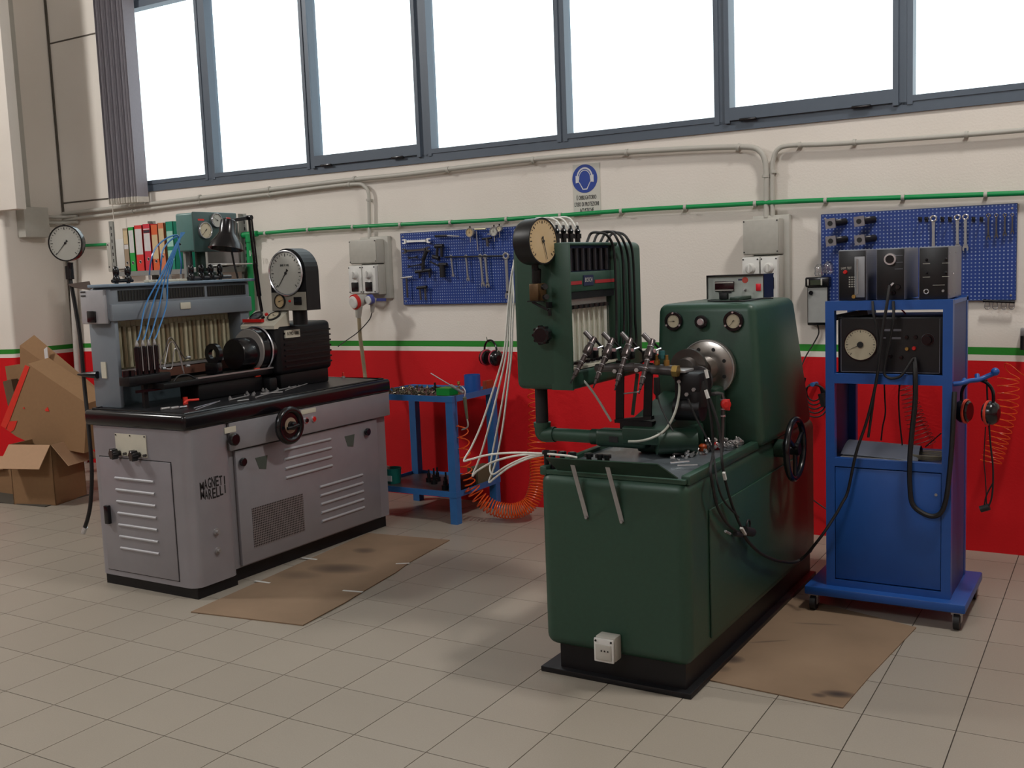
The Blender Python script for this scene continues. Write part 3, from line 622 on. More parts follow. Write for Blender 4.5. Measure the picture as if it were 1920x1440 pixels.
def coil(path, R, turns, r, m, name, label, cat, Rf=None, par=None, ns=16):
    """spring hose following a path of points; R may vary (Rf(t)); turns distribution by weights"""
    P = [Vector(p) for p in path]; dense = []
    Q = [P[0] * 2 - P[1]] + P + [P[-1] * 2 - P[-2]]
    for i in range(1, len(Q) - 2):
        for j in range(12):
            t = j / 12; a, b_, c_, d = Q[i - 1], Q[i], Q[i + 1], Q[i + 2]; dense.append(.5 * ((2 * b_) + (c_ - a) * t + (2 * a - 5 * b_ + 4 * c_ - d) * t * t + (3 * b_ - a - 3 * c_ + d) * t ** 3))
    dense.append(P[-1]); N_ = len(dense); per = turns / (len(P) - 1) if not isinstance(turns, list) else None
    pts = []; ph = 0.0; u = None; 
    tot = []
    for i in range(N_ - 1):
        k = min(i // 12, len(P) - 2); tot.append((turns[k] if isinstance(turns, list) else per) / 12)
    for i in range(N_ - 1):
        d = (dense[i + 1] - dense[i]).normalized()
        if u is None: u = frame_of(d)[0]
        u = (u - d * u.dot(d)).normalized(); v = d.cross(u); n_ = max(2, int(tot[i] * ns))
        for j in range(n_):
            t = j / n_; a = ph + 2 * PI * tot[i] * t; RR = Rf((i + t) / (N_ - 1)) if Rf else R; pts.append(dense[i].lerp(dense[i + 1], t) + (u * math.cos(a) + v * math.sin(a)) * RR)
        ph += 2 * PI * tot[i]
    return pts
oc = thing('air_hose', tuple(onz(930, 975)), 'orange spiral air hose looping on the floor beside the blue table', 'hose')
pth = [ony(866, 795, -.56), ony(870, 838, -.54), ony(874, 880, -.52), ony(883, 912, -.50)]
b = B(); b.tube(coil(pth, .035, [2, 2.5, 3], .005, HOSEO, '', '', ''), .0038, 6, smooth=0)
pth = [ony(883, 912, -.50), ony(903, 938, -.48), ony(930, 954, -.45), ony(965, 958, -.42), ony(993, 945, -.38), ony(1005, 915, -.33), ony(1008, 880, -.28), ony(1005, 850, -.25)]
b.tube(coil(pth, .045, [3, 5, 7, 8, 7, 6, 5], .005, HOSEO, '', '', '', Rf=lambda t: .047), .0040, 6, smooth=0)
pth = [ony(1005, 850, -.25), ony(1008, 780, -.18), ony(1003, 700, -.12), ony(1002, 640, -.10)]
b.tube(coil(pth, .05, [6, 5, 3], .004, HOSEO, '', '', '', Rf=lambda t: .055), .0035, 6, smooth=0)
mk('coil', b, HOSEO, oc)
gn = mk('blow_gun', B().cyl(ony(871, 745, -.62), ony(876, 785, -.60), .012, .008), mat('gun_olive', (92, 96, 78), .5), oc)
mk('hose_tail', B().tube([ony(876, 785, -.60), ony(877, 800, -.6), ony(866, 806, -.58)], .005, 6), SMOKE, oc)
oc2 = thing('air_hose', tuple(ony(1880, 850, -.1)), 'thin orange spiral hose hanging on the red wall right of the trolley', 'hose')
pth = [ony(1925, 682, -.10), ony(1893, 703, -.10), ony(1890, 755, -.10), ony(1875, 815, -.10), ony(1857, 870, -.12)]
mk('coil', B().tube(coil(pth, .05, [1, 4, 5, 6], .003, HOSEO, '', '', '', Rf=lambda t: .05), .0022, 6, smooth=0), HOSEO, oc2)
oc3 = thing('air_hose', tuple(ony(1710, 780, -.05)), 'thin dark spiral cord hanging on the wall seen through the trolley', 'hose')
pth = [ony(1690, 700, -.05), ony(1705, 745, -.05), ony(1718, 790, -.05), ony(1733, 835, -.05)]
mk('coil', B().tube(coil(pth, .03, [5, 6, 6], .003, RUB, '', '', '', Rf=lambda t: .03 + .03 * t), .0022, 5, smooth=0), mat('cord_dark_red', (96, 20, 20), .5), oc3)
# ================================================================== SHELF WITH BINDERS
sh = thing('wall_shelf', (-6.2, -.25, 1.6), 'grey slotted-angle shelf holding the office binders', 'shelf')
ANG = mat('galvanised_angle', (150, 152, 148), .5, .5, .08)
YS = -.45
def post(px0, px1, label=None):
    a, c = ony(px0[0], px0[1], YS), ony(px1[0], px1[1], YS); x = (a.x + c.x) / 2
    p = mk('post', B().box((x, YS, .02), (x + .045, YS + .003, a.z)).box((x, YS, .02), (x + .003, YS + .045, a.z)), ANG, sh)
    for k in range(14): mk('slot', B().box((x + .018, YS - .001, a.z - .04 - k * .05), (x + .027, YS + .0005, a.z - .065 - k * .05)), INK, p)
    return x
xl = post((206, 415), (208, 500)); xr_ = post((378, 405), (378, 490))
for x in (xl, xr_):
    p = mk('post', B().box((x, -.08, .02), (x + .003, -.035, 2.05)).box((x, -.038, .02), (x + .04, -.035, 2.05)), ANG, sh)
    for k in range(14): mk('slot', B().box((x + .014, -.039, 2.0 - k * .05), (x + .024, -.0375, 2.0 - .025 - k * .05)), INK, p)
zs = 1.652
mk('shelf_board', B().box((xl, YS, zs - .035), (xr_ + .04, -.05, zs)), mat('shelf_grey', (132, 134, 132), .5, .2), sh)
mk('shelf_board', B().box((xl, YS, zs - .46), (xr_ + .04, -.05, zs - .43)), MC['shelf_grey'], sh)
mk('back_sheet', B().box((xl + .58, -.10, zs), (xr_ - .0, -.085, zs + .33)), mat('dark_board', (104, 98, 96), .7), sh)
def binder(px0, px1, hgt, col, lab, hole_z, label, names):
    a = ony(px0, 500, YS + .02).x; c = ony(px1, 500, YS + .02).x - .004; y0 = YS + .03
    m = mat('binder_' + names, col, .45, 0, .06); r = thing('binder', ((a + c) / 2, y0 + .14, zs), label, 'binder')
    mk('cover', B().box((a, y0, zs), (c, y0 + .004, zs + hgt)).box((a, y0, zs), (a + .003, y0 + .28, zs + hgt)).box((c - .003, y0, zs), (c, y0 + .28, zs + hgt)), m, r)
    mk('pages', B().box((a + .004, y0 + .03, zs + .006), (c - .004, y0 + .27, zs + hgt - .012)), WHITE, r)
    for (z0, z1, cc, nm) in lab: mk(nm, B().box((a + .006, y0 - .001, zs + hgt * z0), (c - .006, y0 + .0005, zs + hgt * z1)), cc, r)
    q = ((a + c) / 2, y0 - .0005, zs + hgt * hole_z)
    mk('finger_ring', B().ring(q, Y, .011, .002, 16, 6), STEEL, r); mk('finger_hole', B().cyl((q[0], y0 - .0012, q[2]), (q[0], y0 + .0005, q[2]), .010), INK, r)
LW = mat('label_white', (198, 196, 196), .6); LC = mat('label_cream', (196, 176, 138), .6); LG = mat('label_pale_green', (150, 196, 182), .6); LK = mat('label_black_bar', (40, 36, 48), .6)
binder(233, 243, .33, (150, 132, 110), [(.64, .95, LC, 'spine_label'), (.52, .62, LW, 'spine_label')], .20, 'narrow beige binder at the left end of the shelf', 'beige')
binder(243, 254, .335, (24, 150, 60), [(.42, .93, LW, 'spine_label')], .19, 'bright green binder second from the left', 'green')
binder(255, 270, .345, (205, 44, 42), [(.36, .92, LW, 'spine_label')], .2, 'red binder with a long white label beside the green one', 'red')
binder(271, 285, .35, (196, 40, 60), [(.42, .80, LW, 'spine_label'), (.81, .87, LK, 'label_bar'), (.88, .90, LW, 'label_bar')], .25, 'crimson binder with white label and black bar', 'crimson')
binder(286, 299, .34, (206, 92, 50), [(.25, .78, LC, 'spine_label')], .2, 'orange binder with wide cream label', 'orange')
binder(299, 311, .35, (200, 116, 80), [(.35, .88, LC, 'spine_label')], .29, 'faded orange binder left of the dark gap', 'faded')
binder(314, 328, .355, (16, 130, 104), [(.48, .80, LG, 'spine_label'), (.2, .40, LG, 'spine_label')], .09, 'teal green binder at the right end of the row', 'teal')
wb1 = ony(203, 470, -.12); wbx = thing('switch_box', (wb1.x, -.03, 1.70), 'white switch box on the wall left of the binders', 'box')
mk('box', B().box((wb1.x - .02, -.12, 1.66), (wb1.x + .25, -.002, 1.90), .006), PVC, wbx); mk('cover', B().box((wb1.x + .11, -.14, 1.68), (wb1.x + .235, -.12, 1.92), .004), WHITE, wbx)
for q in (1.70, 1.88): mk('screw', B().cyl((wb1.x + .0, -.125, q), (wb1.x + .0, -.118, q), .005, seg=8), INK, wbx)
pa = thing('papers', tuple(ony(385, 488, -.38)), 'loose white papers on the right end of the shelf', 'papers')
q0 = ony(350, 495, -.36).x; mk('sheet', B().obox((q0 + .22, -.24, zs + .012), (1, 0, .05), Y, (-.05, 0, 1), .19, .11, .004), WHITE, pa); mk('sheet', B().obox((q0 + .28, -.22, zs + .026), (1, .2, -.03), (-.2, 1, 0), Z, .15, .10, .003), LW, pa)

# ================================================================== CARDBOARD BOXES
def open_box(c, w_, d_, h_, rz, label, flaps=(1, 1, 1, 1), fa=.55, fl=.22):
    r = thing('cardboard_box', (0, 0, 0), label, 'box'); t = .006
    b = B(); b.box((-w_ / 2, -d_ / 2, 0), (w_ / 2, -d_ / 2 + t, h_)).box((-w_ / 2, d_ / 2 - t, 0), (w_ / 2, d_ / 2, h_)).box((-w_ / 2, -d_ / 2, 0), (-w_ / 2 + t, d_ / 2, h_)).box((w_ / 2 - t, -d_ / 2, 0), (w_ / 2, d_ / 2, h_)).box((-w_ / 2, -d_ / 2, 0), (w_ / 2, d_ / 2, t))
    mk('carton', b, CARD, r)
    for i, (p, ax, out, ln) in enumerate((((0, -d_ / 2, h_), X, -Y, w_), ((w_ / 2, 0, h_), Y, X, d_), ((0, d_ / 2, h_), X, Y, w_), ((-w_ / 2, 0, h_), Y, -X, d_))):
        if not flaps[i]: continue
        e = (out * math.cos(fa) - Z * math.sin(fa)).normalized(); n_ = ax.cross(e); c_ = Vector(p) + e * fl / 2
        mk('flap', B().obox(c_, ax, e, n_, ln / 2 - .004, fl / 2, .0025), CARDL, r)
    return r
k = onz(105, 948, 0)
bx = open_box(None, .36, .34, .44, 0, 'large open cardboard box with spread flaps left of the grey bench', (1, 1, 0, 0), fa=.85, fl=.20)
rz = math.radians(45 - 27); place(bx, k + Vector((-.03, .255, .004)), math.radians(17 + 0))
bx.rotation_euler = (0, 0, math.radians(-12)); 
kc = Vector((.18, -.17, 0)); a_ = math.radians(57)
# the near upright corner of the box stands at pixel (105,948)
a_ = math.radians(-14 - 45 + 0); kc = Vector((-.18, -.17, 0))
a_ = math.radians(16); rm = Matrix.Rotation(a_, 3, 'Z'); bx.rotation_euler = (0, 0, a_); bx.location = k - rm @ Vector((.18, -.17, 0))
def slab(name, P4, th_, m, root):
    """flat rectangular board given four corner points"""
    n_ = (P4[1] - P4[0]).cross(P4[3] - P4[0]).normalized() * th_
    return mk(name, B().add(list(P4) + [p + n_ for p in P4], [(0, 3, 2, 1), (4, 5, 6, 7), (0, 1, 5, 4), (1, 2, 6, 5), (2, 3, 7, 6), (3, 0, 4, 7)]), m, root)
# flattened carton leaning in the open box, edge taped red
YL = k.y + .13
lc = thing('leaning_carton', tuple(ony(95, 760, YL)), 'big tilted brown carton with a red taped edge behind the open box', 'box')
A1, A2, A3, A4 = ony(52, 682, YL), ony(163, 760, YL + .0), ony(160, 845, YL - .0), ony(6, 800, YL)
P4 = [A4, ony(165, 842, YL), ony(163, 757, YL), A1]
A5 = ony(60, 830, YL)
n_ = (0, 1, 0)
poly = [ony(52, 682, YL), ony(5, 800, YL), ony(30, 818, YL), ony(60, 832, YL), ony(158, 850, YL), ony(163, 757, YL)]
b = B(); np_ = len(poly); dv = Vector((.02, .16, .03)); b.add(poly + [p + dv for p in poly], [tuple(range(np_)), tuple(range(np_, 2 * np_))[::-1]] + [(i, i + np_, (i + 1) % np_ + np_, (i + 1) % np_) for i in range(np_)]); mk('carton', b, CARD, lc)
of = Vector((0, -.004, 0))
b = B(); e4 = [ony(48, 684, YL) + of, ony(2, 798, YL) + of, ony(13, 804, YL) + of, ony(56, 688, YL) + of]; b.add(e4 + [p - of * .5 for p in e4], [(0, 1, 2, 3), (4, 7, 6, 5), (0, 4, 5, 1), (1, 5, 6, 2), (2, 6, 7, 3), (3, 7, 4, 0)]); mk('red_tape', b, TAPE, lc)
def patch(pts, nm, m, root, yy):
    e4 = [ony(x, y, yy) + of for x, y in pts]; n4 = len(e4); b = B(); b.add(e4 + [p - of * .5 for p in e4], [tuple(range(n4)), tuple(range(n4, 2 * n4))[::-1]] + [(i, i + n4, (i + 1) % n4 + n4, (i + 1) % n4) for i in range(n4)]); return mk(nm, b, m, root)
patch([(18, 790), (33, 789), (27, 806), (20, 810), (12, 803)], 'red_print', TAPE, lc, YL); patch([(85, 768), (90, 763), (93, 771), (86, 771)], 'red_print', TAPE, lc, YL); patch([(43, 765), (46, 763), (47, 767)], 'red_print', TAPE, lc, YL)
# long narrow carton lying diagonally behind
YL2 = YL + .22
lg = thing('long_carton', tuple(ony(110, 700, YL2)), 'long narrow carton with white label leaning diagonally to the bench', 'box')
poly = [ony(37, 648, YL2), ony(62, 627, YL2), ony(66, 672, YL2), ony(42, 690, YL2)]
q0 = [ony(37, 648, YL2), ony(64, 628, YL2 + .05), ony(66, 668, YL2 + .05), ony(38, 690, YL2)]
far = [ony(168, 740, YL2 + .02), ony(182, 740, YL2 + .07), ony(182, 785, YL2 + .07), ony(166, 770, YL2 + .02)]
tt = 1.0
while min((q0[i] + (far[i] - q0[i]) * tt).z for i in range(4)) > .012: tt += .02
far = [q0[i] + (far[i] - q0[i]) * tt for i in range(4)]
b = B(); b.add(q0 + far, [(0, 3, 2, 1), (4, 5, 6, 7), (0, 1, 5, 4), (1, 2, 6, 5), (2, 3, 7, 6), (3, 0, 4, 7)]); mk('carton', b, CARD, lg)
patch([(83, 655), (89, 650), (93, 688), (86, 684)], 'paper_label', LW, lg, YL2 + .0)
YB3 = YL + .05
bk = thing('cardboard_box', tuple(ony(20, 900, YL)), 'half hidden carton at the left edge behind the open box', 'box')
b = B(); q = ony(20, 880, YL + .08); b.box((q.x - .35, YL - .02, .02), (q.x + .16, YL + .28, .30)); mk('carton', b, CARD, bk)
mk('flap', B().obox((q.x - .08, YL + .02, .33), (1, 0, .1), (0, 1, .5), (0, -.5, 1), .20, .09, .003), CARDL, bk); bk.location.z = .0
for ch in kids(bk): ch.location.z = ch.location.z - bk.location.z if False else ch.location.z
bd = thing('bundled_carton', tuple(ony(22, 690, YL2)), 'folded carton with dark opening high behind the taped one', 'box')
q0 = ony(3, 668, YL2 + .1); q1 = ony(52, 700, YL2 + .1)
mk('carton', B().obox((q0 + q1) / 2 + Vector((0, .1, -.06)), (1, .3, .1), (-.3, 1, 0), (-.1, 0, 1), .13, .08, .06), CARD, bd)
mk('sleeve', B().obox(ony(28, 735, YL2 + .1), (1, .1, .2), (-.1, 1, 0), (-.2, 0, 1), .05, .05, .10), mat('carton_dark', (96, 76, 56), .9), bd)
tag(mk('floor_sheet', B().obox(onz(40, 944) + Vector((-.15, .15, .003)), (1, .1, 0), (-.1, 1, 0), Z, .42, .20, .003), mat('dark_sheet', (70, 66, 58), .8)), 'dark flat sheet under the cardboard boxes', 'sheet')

# ================================================================== CARDBOARD MATS on the floor
def stained(name, spots):
    m = bpy.data.materials.new(name); m.use_nodes = True; nt = m.node_tree; N = nt.nodes; L = nt.links; p = N['Principled BSDF']
    g = N.new('ShaderNodeNewGeometry'); nz = N.new('ShaderNodeTexNoise'); nz.inputs['Scale'].default_value = 3; nz.inputs['Detail'].default_value = 6; L.new(g.outputs['Position'], nz.inputs['Vector'])
    mx = N.new('ShaderNodeMix'); mx.data_type = 'RGBA'; L.new(nz.outputs['Fac'], mx.inputs[0]); mx.inputs[6].default_value = lin((112, 92, 72)) + (1,); mx.inputs[7].default_value = lin((150, 126, 102)) + (1,)
    out = mx.outputs[2]
    for (cx, cy, rx, ry, a, st) in spots:
        mp = N.new('ShaderNodeMapping'); mp.vector_type = 'TEXTURE'; mp.inputs['Location'].default_value = (cx, cy, 0); mp.inputs['Rotation'].default_value = (0, 0, a); mp.inputs['Scale'].default_value = (rx, ry, 1); L.new(g.outputs['Position'], mp.inputs[0])
        sx = N.new('ShaderNodeSeparateXYZ'); L.new(mp.outputs[0], sx.inputs[0]); d = math_node(nt, 'ADD', math_node(nt, 'MULTIPLY', sx.outputs[0], sx.outputs[0]), math_node(nt, 'MULTIPLY', sx.outputs[1], sx.outputs[1]))
        f = math_node(nt, 'SUBTRACT', 1.2, math_node(nt, 'ADD', d, math_node(nt, 'MULTIPLY', nz.outputs['Fac'], .4))); cl = N.new('ShaderNodeClamp'); L.new(math_node(nt, 'MULTIPLY', f, st), cl.inputs[0])
        m2 = N.new('ShaderNodeMix'); m2.data_type = 'RGBA'; L.new(cl.outputs[0], m2.inputs[0]); L.new(out, m2.inputs[6]); m2.inputs[7].default_value = lin((48, 38, 36)) + (1,); out = m2.outputs[2]
    L.new(out, p.inputs['Base Color']); p.inputs['Roughness'].default_value = .9; return m
def sp_(x, y, rx, ry, a, st): q = onz(x, y); return (q.x, q.y, rx, ry, a, st)
m1 = stained('stained_cardboard', [sp_(640, 1068, .20, .10, .3, .7), sp_(683, 1034, .08, .06, 0, .6), sp_(560, 1080, .14, .08, .2, .3)])
m2 = stained('oily_shadowed_cardboard', [sp_(1370, 1238, .06, .05, 0, .9), sp_(1572, 1304, .07, .035, .2, .9), sp_(1535, 1306, .03, .02, 0, .7), sp_(1350, 1255, .05, .04, 0, .5), sp_(1440, 1205, .10, .010, .62, .5), sp_(1530, 1172, .12, .010, .3, .5)])  # oily spots; the last two thin ellipses paint a cable's shadow into the colour
def mat_sheet(pxs, m, label):
    pts = [onz(*p) for p in pxs]; n4 = len(pts); b = B(); b.add([p + Z * .001 for p in pts] + [p + Z * .005 for p in pts], [tuple(range(n4))[::-1], tuple(range(n4, 2 * n4))] + [(i, (i + 1) % n4, (i + 1) % n4 + n4, i + n4) for i in range(n4)]); return tag(mk('cardboard_mat', b, m), label, 'floor mat')
cm = thing('cardboard_mat', tuple(onz(600, 1090)), 'brown stained cardboard sheet on the floor beside the grey bench', 'floor mat')
pts = [onz(*p) for p in ((358, 1149), (568, 1174), (648, 1131), (682, 1110), (742, 1075), (768, 1056), (843, 1014), (690, 1001))]
b = B(); n4 = len(pts); b.add([p + Z * .001 for p in pts] + [p + Z * .006 for p in pts], [tuple(range(n4))[::-1], tuple(range(n4, 2 * n4))] + [(i, (i + 1) % n4, (i + 1) % n4 + n4, i + n4) for i in range(n4)]); mk('sheet', b, m1, cm)
for (x0, y0), (x1, y1) in (((643, 1107), (680, 1110)), ((742, 1057), (768, 1056)), ((478, 1089), (506, 1093)), ((565, 1046), (594, 1049))):
    p, q = onz(x0, y0, .0065), onz(x1, y1, .0065); mk('white_strip', B().bar(p, q, .016, .0015), WHITE, cm)
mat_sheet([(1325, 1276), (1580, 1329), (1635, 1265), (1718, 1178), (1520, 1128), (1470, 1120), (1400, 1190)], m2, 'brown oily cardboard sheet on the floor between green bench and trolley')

# ================================================================== GREY TEST BENCH
gb = thing('test_bench', (-4.33, -1.6, 0), 'grey steel injection test bench with black top and louvred doors', 'machine')
XF = -3.96; XL = -4.685; YF_ = -2.385; YR_ = -.80
mk('plinth', B().box((XL + .02, YF_ + .02, 0), (XF - .015, -2.10, .058)).box((XL + .02, -2.11, 0), (-4.03, YR_ + .0, .07)), BLACKM, gb)
mk('cabinet', B().box((XL, YF_, .058), (XF, -2.09, .845), .055, 5, True).box((XL, -2.16, .075), (-4.00, YR_, .845)), GREY, gb)
mk('fascia', B().box((-4.01, -2.10, .70), (XF, YR_ + .01, .845), .006), GREY, gb)
sp0 = mk('side_panel', B().box((-4.0, -2.055, .085), (-3.978, -.90, .692), .006), GREY, gb)
def louver(a, b_, nrm, w_=.014, par=None):
    a, b_ = Vector(a), Vector(b_); nrm = Vector(nrm); d = (b_ - a).normalized(); u = Z
    bb = B(); seg = 6; vs = []; fs = []
    for e in (a, b_):
        sh_ = 1.0
        for k_ in range(seg + 1):
            an = PI * k_ / seg; vs.append(e + u * math.cos(an) * w_ / 2 + nrm * math.sin(an) * w_ * .6)
    for k_ in range(seg): fs.append((k_, k_ + 1, seg + 1 + k_ + 1, seg + 1 + k_))
    fs += [tuple(range(seg + 1)), tuple(range(seg + 1, 2 * seg + 2))[::-1]]
    bb.add(vs, fs, True); return mk('louver', bb, GREYL, par)
dr = mk('door', B().box((-4.612, YF_ - .006, .088), (-4.078, YF_ + .004, .684), .003), GREY, gb)
gapb = B(); 
for a, c in (((-4.616, .084), (-4.612, .688)), ((-4.078, .084), (-4.074, .688)), ((-4.616, .684), (-4.074, .688)), ((-4.616, .084), (-4.074, .088))): gapb.box((a[0], YF_ - .001, a[1]), (c[0], YF_ + .002, c[1]))
mk('door_gap', gapb, INK, gb)
for k_ in range(7):
    z = .580 - k_ * .0612; louver((-4.495 - .0 * k_, YF_ - .005, z), (-4.203, YF_ - .005, z), (0, -1, 0), .016, dr)
mk('handle', B().box((-4.583, YF_ - .028, .335), (-4.553, YF_ - .004, .432), .004), BLACK, dr)
pl = mk('control_plate', B().box((-4.476, YF_ - .004, .700), (-4.243, YF_ - .0005, .812)), CREAM, gb)
for x, z in ((-4.468, .805), (-4.252, .805), (-4.36, .805), (-4.468, .707), (-4.252, .707)): mk('screw', B().cyl((x, YF_ - .007, z), (x, YF_ - .003, z), .004, seg=8), INK, pl)
for x in (-4.447, -4.297):
    cc_ = Vector((x, YF_ - .004, .712)); knob_part(gb, cc_, (-.25, -1, 0), .027, .05, BLACK, 'tap_knob', 6)
for x in (-4.40, -4.25): mk('stud', B().cyl((x, YF_ - .02, .712), (x, YF_, .712), .007), STEELD, pl)
# side with handwheel and knobs
def lou_side(y0, y1, z): louver((-3.978, y0, z), (-3.978, y1, z), (1, 0, 0), .015, sp0)
for k_ in range(4): lou_side(-1.705, -1.327, .637 - k_ * .0512)
for k_ in range(5): lou_side(-1.44, -1.064, .379 - k_ * .0495)
mk('grille', B().box((-3.979, -1.968, .160), (-3.976, -1.582, .372)), perforated('grille_holes', (124, 118, 118), (14, 12, 12), .0125, .0046, ('Y', 'Z'), even=True), sp0)
for y in (-2.02, -1.012): knob_part(sp0, (-3.978, y, .63), (1, 0, 0), .022, .025, BLACK)
for y in (-1.875, -1.16):
    b = B(); b.prism([(-.045, .032), (.045, .032), (.028, -.04), (-.022, -.03)], (-3.9775, y, .60), Y, Z, .001); r_ = mk('recessed_pull', b, mat('recess_green', (70, 82, 76), .5), sp0)
mk('label_plate', B().box((XF, -2.135, .795), (XF + .002, -2.058, .825)), CREAM, gb)
knob_part(gb, (XF, -2.098, .762), (1, 0, 0), .032, .04, BLACK)
hw = mk('handwheel', B().ring((XF + .085, -1.757, .785), (1, 0, 0), .084, .019, 32, 10).lathe((XF + .07, -1.757, .785), (1, 0, 0), [(0, .078), (.018, .075), (.022, .03)], 28), BLACK, gb)
mk('scale_ring', B().lathe((XF + .09, -1.757, .785), (1, 0, 0), [(0, .043), (.004, .042)], 28), mat('hub_cream', (150, 130, 112), .5), hw)
mk('hub', B().lathe((XF + .09, -1.757, .785), (1, 0, 0), [(0, .024), (.03, .022), (.034, .012)], 20), BLACK, hw); mk('crank', B().cyl((XF + .11, -1.80, .775), (XF + .125, -1.73, .785), .009), BLACK, hw)
mk('shaft', B().cyl((XF, -1.757, .785), (XF + .08, -1.757, .785), .02), BLACK, hw)
mk('button_plate', B().box((XF, -1.575, .812), (XF + .002, -1.455, .838), .001), CREAM, gb)
for y, m_ in ((-1.538, BLACK), (-1.478, REDP)):
    bt = mk('push_button', B().lathe((XF, y, .776), (1, 0, 0), [(0, .017), (.006, .017), (.006, .013)], 16), CHROME, gb); mk('cap', B().lathe((XF + .004, y, .776), (1, 0, 0), [(0, .012), (.008, .011)], 16), m_, bt)
for z in (.315, .219): mk('bolt', B().lathe((XF, -2.237, z), (1, 0, 0), [(0, .017), (.01, .017), (.01, .010), (.022, .009)], 10), STEEL, gb)
# lettering on the corner: two words in a lens-shaped outline
def lens_word(t, zmid, top):
    n = len(t); y0, y1 = -2.318, -2.145; wl = (y1 - y0) / n
    for i, ch_ in enumerate(t):
        u_ = (i + .5) / n * 2 - 1; hgt = (.054 - .016 * u_ * u_); 
        zb = zmid + (.0015 if top else -.0015 - hgt)
        if i == 0: zb -= (.003 if top else 0)
        o = text_mesh(ch_, hgt * 1.38, (XF + .0006, y0 + wl * (i + .5), zb), Y, Z, 'letter', INK, gb, depth=.0006, bold=.0012, wfit=wl * (.86 if ch_ not in 'MI' else (1.05 if ch_ == 'M' else .26)))
lens_word('MAGNETI', .541, True); lens_word('MARELLI', .541, False)
# worktop
top = B(); top.box((XL - .015, YF_ - .015, .845), (XF + .012, YR_ + .02, .925), .022, 4)
tp = mk('worktop', top, BLACK, gb)
mk('oil_tray', B().box((XL + .03, YF_ + .03, .925), (XF - .03, YR_ - .03, .927)), mat('tray_dark', (38, 38, 42), .35, .4, .3), gb)
mk('rim', B().tube([(XL + .02, YF_ + .02, .927), (XF - .02, YF_ + .02, .927), (XF - .02, YR_ - .02, .927), (XL + .02, YR_ - .02, .927), (XL + .02, YF_ + .02, .927)], .006, 6, smooth=0), BLACK, gb)
ZT_ = .927
# column and hood with the measuring tubes
YC = -2.31
cx0 = ony(180, 770, YC).x; cx1 = ony(213, 768, YC).x; XH = -4.50
mk('column', B().box((cx0, YC, ZT_), (XH - .01, YC + .024, 1.38), .006), BLUEG, gb)
mk('column', B().box((XH - .15, -1.44, ZT_), (XH - .01, -1.37, 1.38), .008), BLUEG, gb)
hd = mk('hood', B().box((XH - .17, YC - .02, 1.375), (XH, -1.36, 1.55), .02, 3), BLUEG, gb)
mk('lip', B().box((XH - .02, YC - .02, 1.376), (XH + .008, -1.36, 1.462), .006, 2), BLUEG, hd)
mk('top_ledge', B().box((XH - .15, YC - .04, 1.55), (XH + .025, -1.34, 1.566), .004), mat('ledge_blue', (122, 142, 160), .35, .2), hd)
for y0, y1 in ((-2.285, -2.0), (-1.975, -1.71), (-1.69, -1.40)):
    sl = mk('slot', B().box((XH - .002, y0, 1.476), (XH + .003, y1, 1.532)), INK, hd)
    sb_ = B(); n = int((y1 - y0) / .018)
    for i in range(n): sb_.box((XH + .003, y0 + .006 + i * (y1 - y0) / n, 1.480), (XH + .0055, y0 + .011 + i * (y1 - y0) / n, 1.530))
    mk('slot_ribs', sb_, mat('rib_olive', (40, 40, 34), .5), sl)
br = onx(350, 573, XH + .02); mk('latch_plate', B().box((XH + .008, br.y - .035, br.z - .018), (XH + .014, br.y + .035, br.z + .018), .004), CREAM, hd)
hb = mk('end_box', B().box((ony(153, 560, YC - .03).x, YC - .04, 1.365), (XH - .03, YC - .01, 1.538), .006), MC['machine_light_grey'], gb)
q = ony(173, 594, YC - .04); mk('switch', B().box((q.x - .032, YC - .05, q.z - .03), (q.x + .032, YC - .04, q.z + .03), .004), BLACK, hb)
for dz in (.01, .03): mk('hook', B().cyl((q.x - .075, YC - .04, 1.50 + dz), (q.x - .04, YC - .04, 1.50 + dz), .004, seg=8), BLACK, hb)
lv = ony(197, 695, YC - .002); mk('lever_plate', B().box((lv.x - .025, YC - .006, lv.z - .04), (lv.x + .012, YC - .0005, lv.z + .045)), CREAM, gb)
mk('lever', B().lathe(ony(183, 703, YC - .01), (-1, -.2, .02), [(0, .02), (.06, .016), (.13, .004)], 10), BLACK, gb)
BB = mat('tube_backboard', (214, 204, 176), .6, 0, .1)
cab = mk('backboard', B().box((XH - .125, YC + .024, 1.06), (XH - .115, -1.44, 1.38)), BB, gb)
for i in range(26):
    y = -2.262 + i * .0313
    t_ = mk('measuring_tube', B().cyl((XH - .085, y, 1.125), (XH - .085, y, 1.365), .0148, seg=12), GT, gb)
    mk('fuel', B().cyl((XH - .085, y, 1.127), (XH - .085, y, 1.335 + .012 * random.random()), .0125, seg=8), mat('test_oil_%d' % (i % 3), ((196, 190, 168), (166, 160, 138), (136, 122, 100))[i % 3], .3), t_)
mk('tube_rail', B().box((XH - .11, YC + .024, 1.105), (XH - .06, -1.44, 1.118)), STEEL, gb)
mk('tube_rail', B().box((XH - .11, YC + .024, 1.055), (XH - .055, -1.44, 1.10)), mat('rail_brown', (96, 62, 50), .5), gb)
mk('splash_plate', B().box((XH - .13, YC + .024, ZT_), (XH - .10, -1.0, 1.06)), mat('splash_blue', (66, 78, 84), .4, .2, .25, 12), gb)
